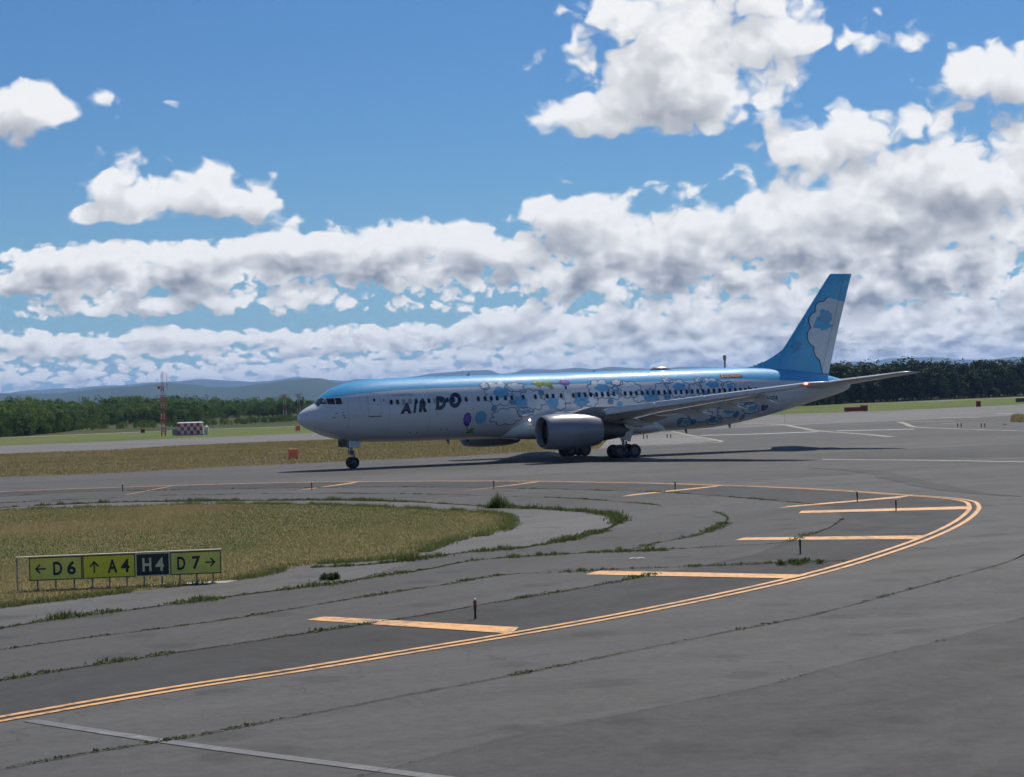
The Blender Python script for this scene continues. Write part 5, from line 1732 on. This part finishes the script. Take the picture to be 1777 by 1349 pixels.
MB().loft([[(-W_ / 2 - .1, -D_ / 2 - .1, 2.17), (W_ / 2 + .1, -D_ / 2 - .1, 2.17), (W_ / 2 + .1, D_ / 2 + .1, 2.17), (-W_ / 2 - .1, D_ / 2 + .1, 2.17)],
           [(-W_ / 2 + .2, -D_ / 2 + .3, 2.32), (W_ / 2 - .2, -D_ / 2 + .3, 2.32), (W_ / 2 - .2, D_ / 2 - .3, 2.32), (-W_ / 2 + .2, D_ / 2 - .3, 2.32)]]).done('roof', M_MASTWHITE, hut)
MB().lathe([(0, 0.42), (0.9, 0.42), (1.1, 0.36), (1.25, 0.2), (1.28, 0.01)], (W_ / 2 + 0.55, -0.3, 0.3), 'z', 16).box((W_ / 2 + 0.55, -0.3, 0.15), (0.5, 0.5, 0.3)).done('white_tank', M_MASTWHITE, hut, smooth=True)
MB().box((-W_ / 2 - 0.5, 0, 0.62), (0.9, 1.2, 1.1)).done('side_cabinet', M_CONCRETE, hut, bevel=0.03)

# far control tower above the fuselage
tw = thing('control_tower', 'slim grey tower far off, rising above the rear fuselage', 'tower', (209.9, 2000.0, 0.0))
MB().lathe([(0, 1.3), (30, 0.95), (31, 1.0)], (0, 0, 0), 'z', 16).done('shaft', M_CONCRETE, tw, smooth=True, sharp=30)
MB().lathe([(31, 1.0), (32.0, 1.5), (35.2, 1.65), (35.3, 1.3), (36.0, 1.2), (36.05, 0.02)], (0, 0, 0), 'z', 16).done('cab', M_POST, tw, smooth=True, sharp=30)

# ------------------------------------------------------------------ separate weed clumps
def leafy_clump(name, label, loc, w, hgt, n, seed, tone=0.35):
    rg = np.random.default_rng(seed)
    a, r = rg.uniform(0, 2 * np.pi, n), np.sqrt(rg.uniform(0, 1, n))
    q = np.stack([r * np.cos(a) * w * 0.5, r * np.sin(a) * w * 0.5], 1)
    stems = rg.integers(0, 9, n)
    cs = rg.normal(0, w * 0.22, (9, 2))
    hs = rg.uniform(0.55, 1.0, 9) * hgt
    z = rg.uniform(0, 1, n)
    c = cs[stems] + rg.normal(0, 1, (n, 2)) * (w * 0.09 * (1.15 - z))[:, None]
    zz = z * hs[stems]
    v = np.zeros((n, 3, 3))
    d = rg.normal(0, 1, (n, 3))
    d /= np.linalg.norm(d, axis=1, keepdims=True)
    e = rg.normal(0, 1, (n, 3))
    L = rg.uniform(0.05, 0.12, n)[:, None]
    base = np.concatenate([c, zz[:, None]], 1)
    v[:, 0], v[:, 1], v[:, 2] = base, base + d * L, base + e * L * 0.6
    v[:, :, 2] = np.maximum(v[:, :, 2], 0.0)
    o = tri_mesh(name, v.reshape(-1, 3), M_WEED, np.clip(rg.normal(tone, 0.2, n), 0, 1))
    o.location = (loc[0], loc[1], Z4)
    return tag(o, label, 'weeds')


rg = np.random.default_rng(4)
bq = rg.normal(0, 0.32, (420, 2)) * np.array([1.1, 0.6])
bush = blades('weed_clump', bq, rg.uniform(0.2, 0.95, 420) * np.clip(1.1 - np.linalg.norm(bq, axis=1), 0.2, 1), rg.uniform(0.03, 0.07, 420), M_WEED, np.clip(rg.normal(0.45, 0.2, 420), 0, 1), 0.0, 0.3, 8)
bush.location = (*SPOT['bush'], Z3)
tag(bush, 'tallest dark green weed clump on the far side of the island', 'weeds')
leafy_clump('weed_clump', 'low dark clump of dead weeds right of the signboard', SPOT['clump'], 0.7, 0.15, 900, 5, 0.05)
leafy_clump('weed_clump', 'wide low weed patch below the stake right of centre', (9.2, 66.3), 1.3, 0.13, 500, 21, 0.35)['kind'] = 'stuff'
sc_ = MB()
gx, gy = SPOT['grate']
for i in range(4):
    sc_.quad((i * 0.13, 0, 0.01 + 0.02 * (i % 2)), (i * 0.13 + 0.13, 0.02, 0.01 + 0.02 * ((i + 1) % 2)), (i * 0.13 + 0.12, 0.20, 0.012 + 0.02 * ((i + 1) % 2)), (i * 0.13 - 0.02, 0.18, 0.012 + 0.02 * (i % 2)))
tag(sc_.done('scrap_sheet', M_MASTWHITE, None, loc=(gx - 0.5, gy - 0.1, Z5), fix=False), 'small pale crumpled sheet lying among weeds right of centre', 'scrap')

# ------------------------------------------------------------------ woods
def crown_mesh(seed, leaves, low=0.06):
    """a crown of unit height: many leaf clumps through an uneven volume"""
    rg = np.random.default_rng(seed)
    nc = 26
    t = rg.uniform(0, 1, nc) ** 0.8
    zc = low + 0.10 + t * 0.78
    rad = 0.40 * np.sqrt(np.clip(1 - ((zc - 0.48) / 0.56) ** 2, 0.02, 1)) * rg.uniform(0.55, 1.05, nc)
    a = rg.uniform(0, 2 * np.pi, nc)
    C = np.stack([np.cos(a) * rad, np.sin(a) * rad, zc], 1)
    cr = rg.uniform(0.09, 0.17, nc)
    ct = rg.uniform(-0.15, 0.2, nc)
    k = rg.integers(0, nc, leaves)
    d = rg.normal(0, 1, (leaves, 3))
    d /= np.linalg.norm(d, axis=1, keepdims=True)
    rr = cr[k] * rg.uniform(0.45, 1.0, leaves) ** 0.5
    p = C[k] + d * rr[:, None]
    p[:, 2] = np.maximum(p[:, 2], 0.02)
    n = d + rg.normal(0, 0.5, (leaves, 3)) + np.array([0, 0, 0.3])
    n /= np.linalg.norm(n, axis=1, keepdims=True)
    u = np.cross(n, rg.normal(0, 1, (leaves, 3)))
    u /= np.maximum(np.linalg.norm(u, axis=1, keepdims=True), 1e-6)
    w = np.cross(n, u)
    s = rg.uniform(0.018, 0.042, leaves)[:, None]
    v = np.zeros((leaves, 4, 3))
    v[:, 0], v[:, 1], v[:, 2], v[:, 3] = p - u * s, p + w * s * 0.7, p + u * s, p - w * s * 0.7
    tone = np.clip(0.40 + rg.uniform(-0.15, 0.2) + ct[k] * 1.6 + rg.normal(0, 0.14, leaves), 0, 1)
    return v.reshape(-1, 3), tone


NVAR = 7
CROWNS, DARK, LITE, TRUNKS = [], [], [], []
for i in range(NVAR):
    v, t = crown_mesh(100 + i, 1500)
    o = tri_mesh('crown', v, M_LEAF, t, per=4)
    CROWNS.append(o.data)
    dk = o.data.copy()
    dk.materials[0] = M_LEAFSHADE
    DARK.append(dk)
    bpy.data.objects.remove(o)
    LITE.append(crown_mesh(200 + i, 800))
    tm = MB()
    tm.tube((0, 0, -0.02), (0.01, 0, 0.35), 0.035, 0.022, 7).tube((0.01, 0, 0.33), (-0.03, 0.02, 0.72), 0.022, 0.008, 6)
    rg_ = random.Random(i)
    for j in range(5):
        a = rg_.uniform(0, 6.28)
        z = 0.25 + 0.09 * j
        tm.tube((0, 0, z), (0.24 * math.cos(a), 0.24 * math.sin(a), z + 0.22), 0.012, 0.003, 5)
    o = tm.done('trunk', M_BARK)
    TRUNKS.append(o.data)
    bpy.data.objects.remove(o)


def tree(x, y, hgt, wid, label, group, crowns=CROWNS):
    t = bpy.data.objects.new('leafy_tree', None)
    COL.objects.link(t)
    t.location = (x, y, -0.03)
    t.rotation_euler = (0, 0, rnd.uniform(0, 6.28))
    t.scale = (wid, wid, hgt)
    tag(t, label, 'tree', group)
    i = rnd.randrange(NVAR)
    link('trunk', TRUNKS[i], t)
    link('crown', crowns[i], t)


def along(line, spacing, jitter):
    L = smooth_line(line, 2.0)
    seg = np.linalg.norm(np.diff(L, axis=0), axis=1)
    cum = np.concatenate([[0], np.cumsum(seg)])
    s = 0.0
    while s < cum[-1]:
        yield np.interp(s, cum, L[:, 0]) + rnd.uniform(-jitter, jitter), np.interp(s, cum, L[:, 1]) + rnd.uniform(-jitter, jitter)
        s += spacing * rnd.uniform(0.7, 1.3)


LEFT = GD['tree_left']
RIGHT = GD['tree_right'][1:]
for row, (back, hgt, spc) in enumerate(((0.0, 4.6, 4.4), (7.0, 5.3, 4.6))):
    for x, y in along([(p[0] - back * 0.5, p[1] + back) for p in LEFT], spc, 1.2):
        hh = hgt * rnd.uniform(0.82, 1.12)
        tree(x, y, hh, hh * rnd.uniform(0.9, 1.25), 'leafy green tree at the front edge of the wood left of the nose', 'trees at the edge of the left wood')
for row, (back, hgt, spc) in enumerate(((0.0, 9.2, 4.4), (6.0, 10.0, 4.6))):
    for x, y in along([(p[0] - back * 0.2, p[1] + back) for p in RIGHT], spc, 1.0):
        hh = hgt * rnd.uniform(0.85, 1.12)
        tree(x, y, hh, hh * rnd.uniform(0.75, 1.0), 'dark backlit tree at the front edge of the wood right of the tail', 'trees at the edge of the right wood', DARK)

# the depth of the woods reads as one mass
def mass(name, jobs, material, label):
    VV, TT = [], []
    for line, rows in jobs:
        for back, hgt, spc in rows:
            for x, y in along([(p[0] - back * 0.4, p[1] + back) for p in line], spc, 1.6):
                v, t = LITE[rnd.randrange(NVAR)]
                hh = hgt * rnd.uniform(0.85, 1.13)
                ww = hh * rnd.uniform(0.9, 1.3)
                a = rnd.uniform(0, 6.28)
                c, s = math.cos(a), math.sin(a)
                q = np.empty_like(v)
                q[:, 0] = x + ww * (v[:, 0] * c - v[:, 1] * s)
                q[:, 1] = y + ww * (v[:, 0] * s + v[:, 1] * c)
                q[:, 2] = hh * v[:, 2]
                VV.append(q)
                TT.append(np.clip(t + rnd.uniform(-0.3, 0.3), 0, 1))
    stuff(tri_mesh(name, np.concatenate(VV), material, np.concatenate(TT), per=4), label, 'woodland')


mass('woodland', ((LEFT, ((-1.5, 1.8, 1.9), (2.0, 2.8, 2.4), (4.0, 3.6, 3.0), (14, 5.6, 4.6), (22, 5.9, 5.0), (32, 6.2, 5.4), (45, 6.5, 6.0), (62, 6.9, 6.5), (85, 7.4, 7.5), (120, 8.2, 9.0))),
                  ([(-108, 470), (-84, 462), (-66, 480), (-52, 520), (-40, 560)], ((0, 1.5, 1.5), (3, 1.9, 1.8))),
                  ([(-64, 687), (-20, 640), (30, 600), (66, 560)], ((0, 4.6, 5.0), (9, 5.2, 5.5)))), M_LEAF, 'green depth of the left wood behind its front trees')
mass('woodland', ((RIGHT, ((-2.5, 3.0, 2.0), (-1.0, 4.6, 2.6), (3.0, 6.5, 3.2), (12, 10.4, 5.0), (19, 10.8, 5.5), (28, 11.2, 6.5))),), M_LEAFSHADE, 'dark depth of the right wood behind its front trees')
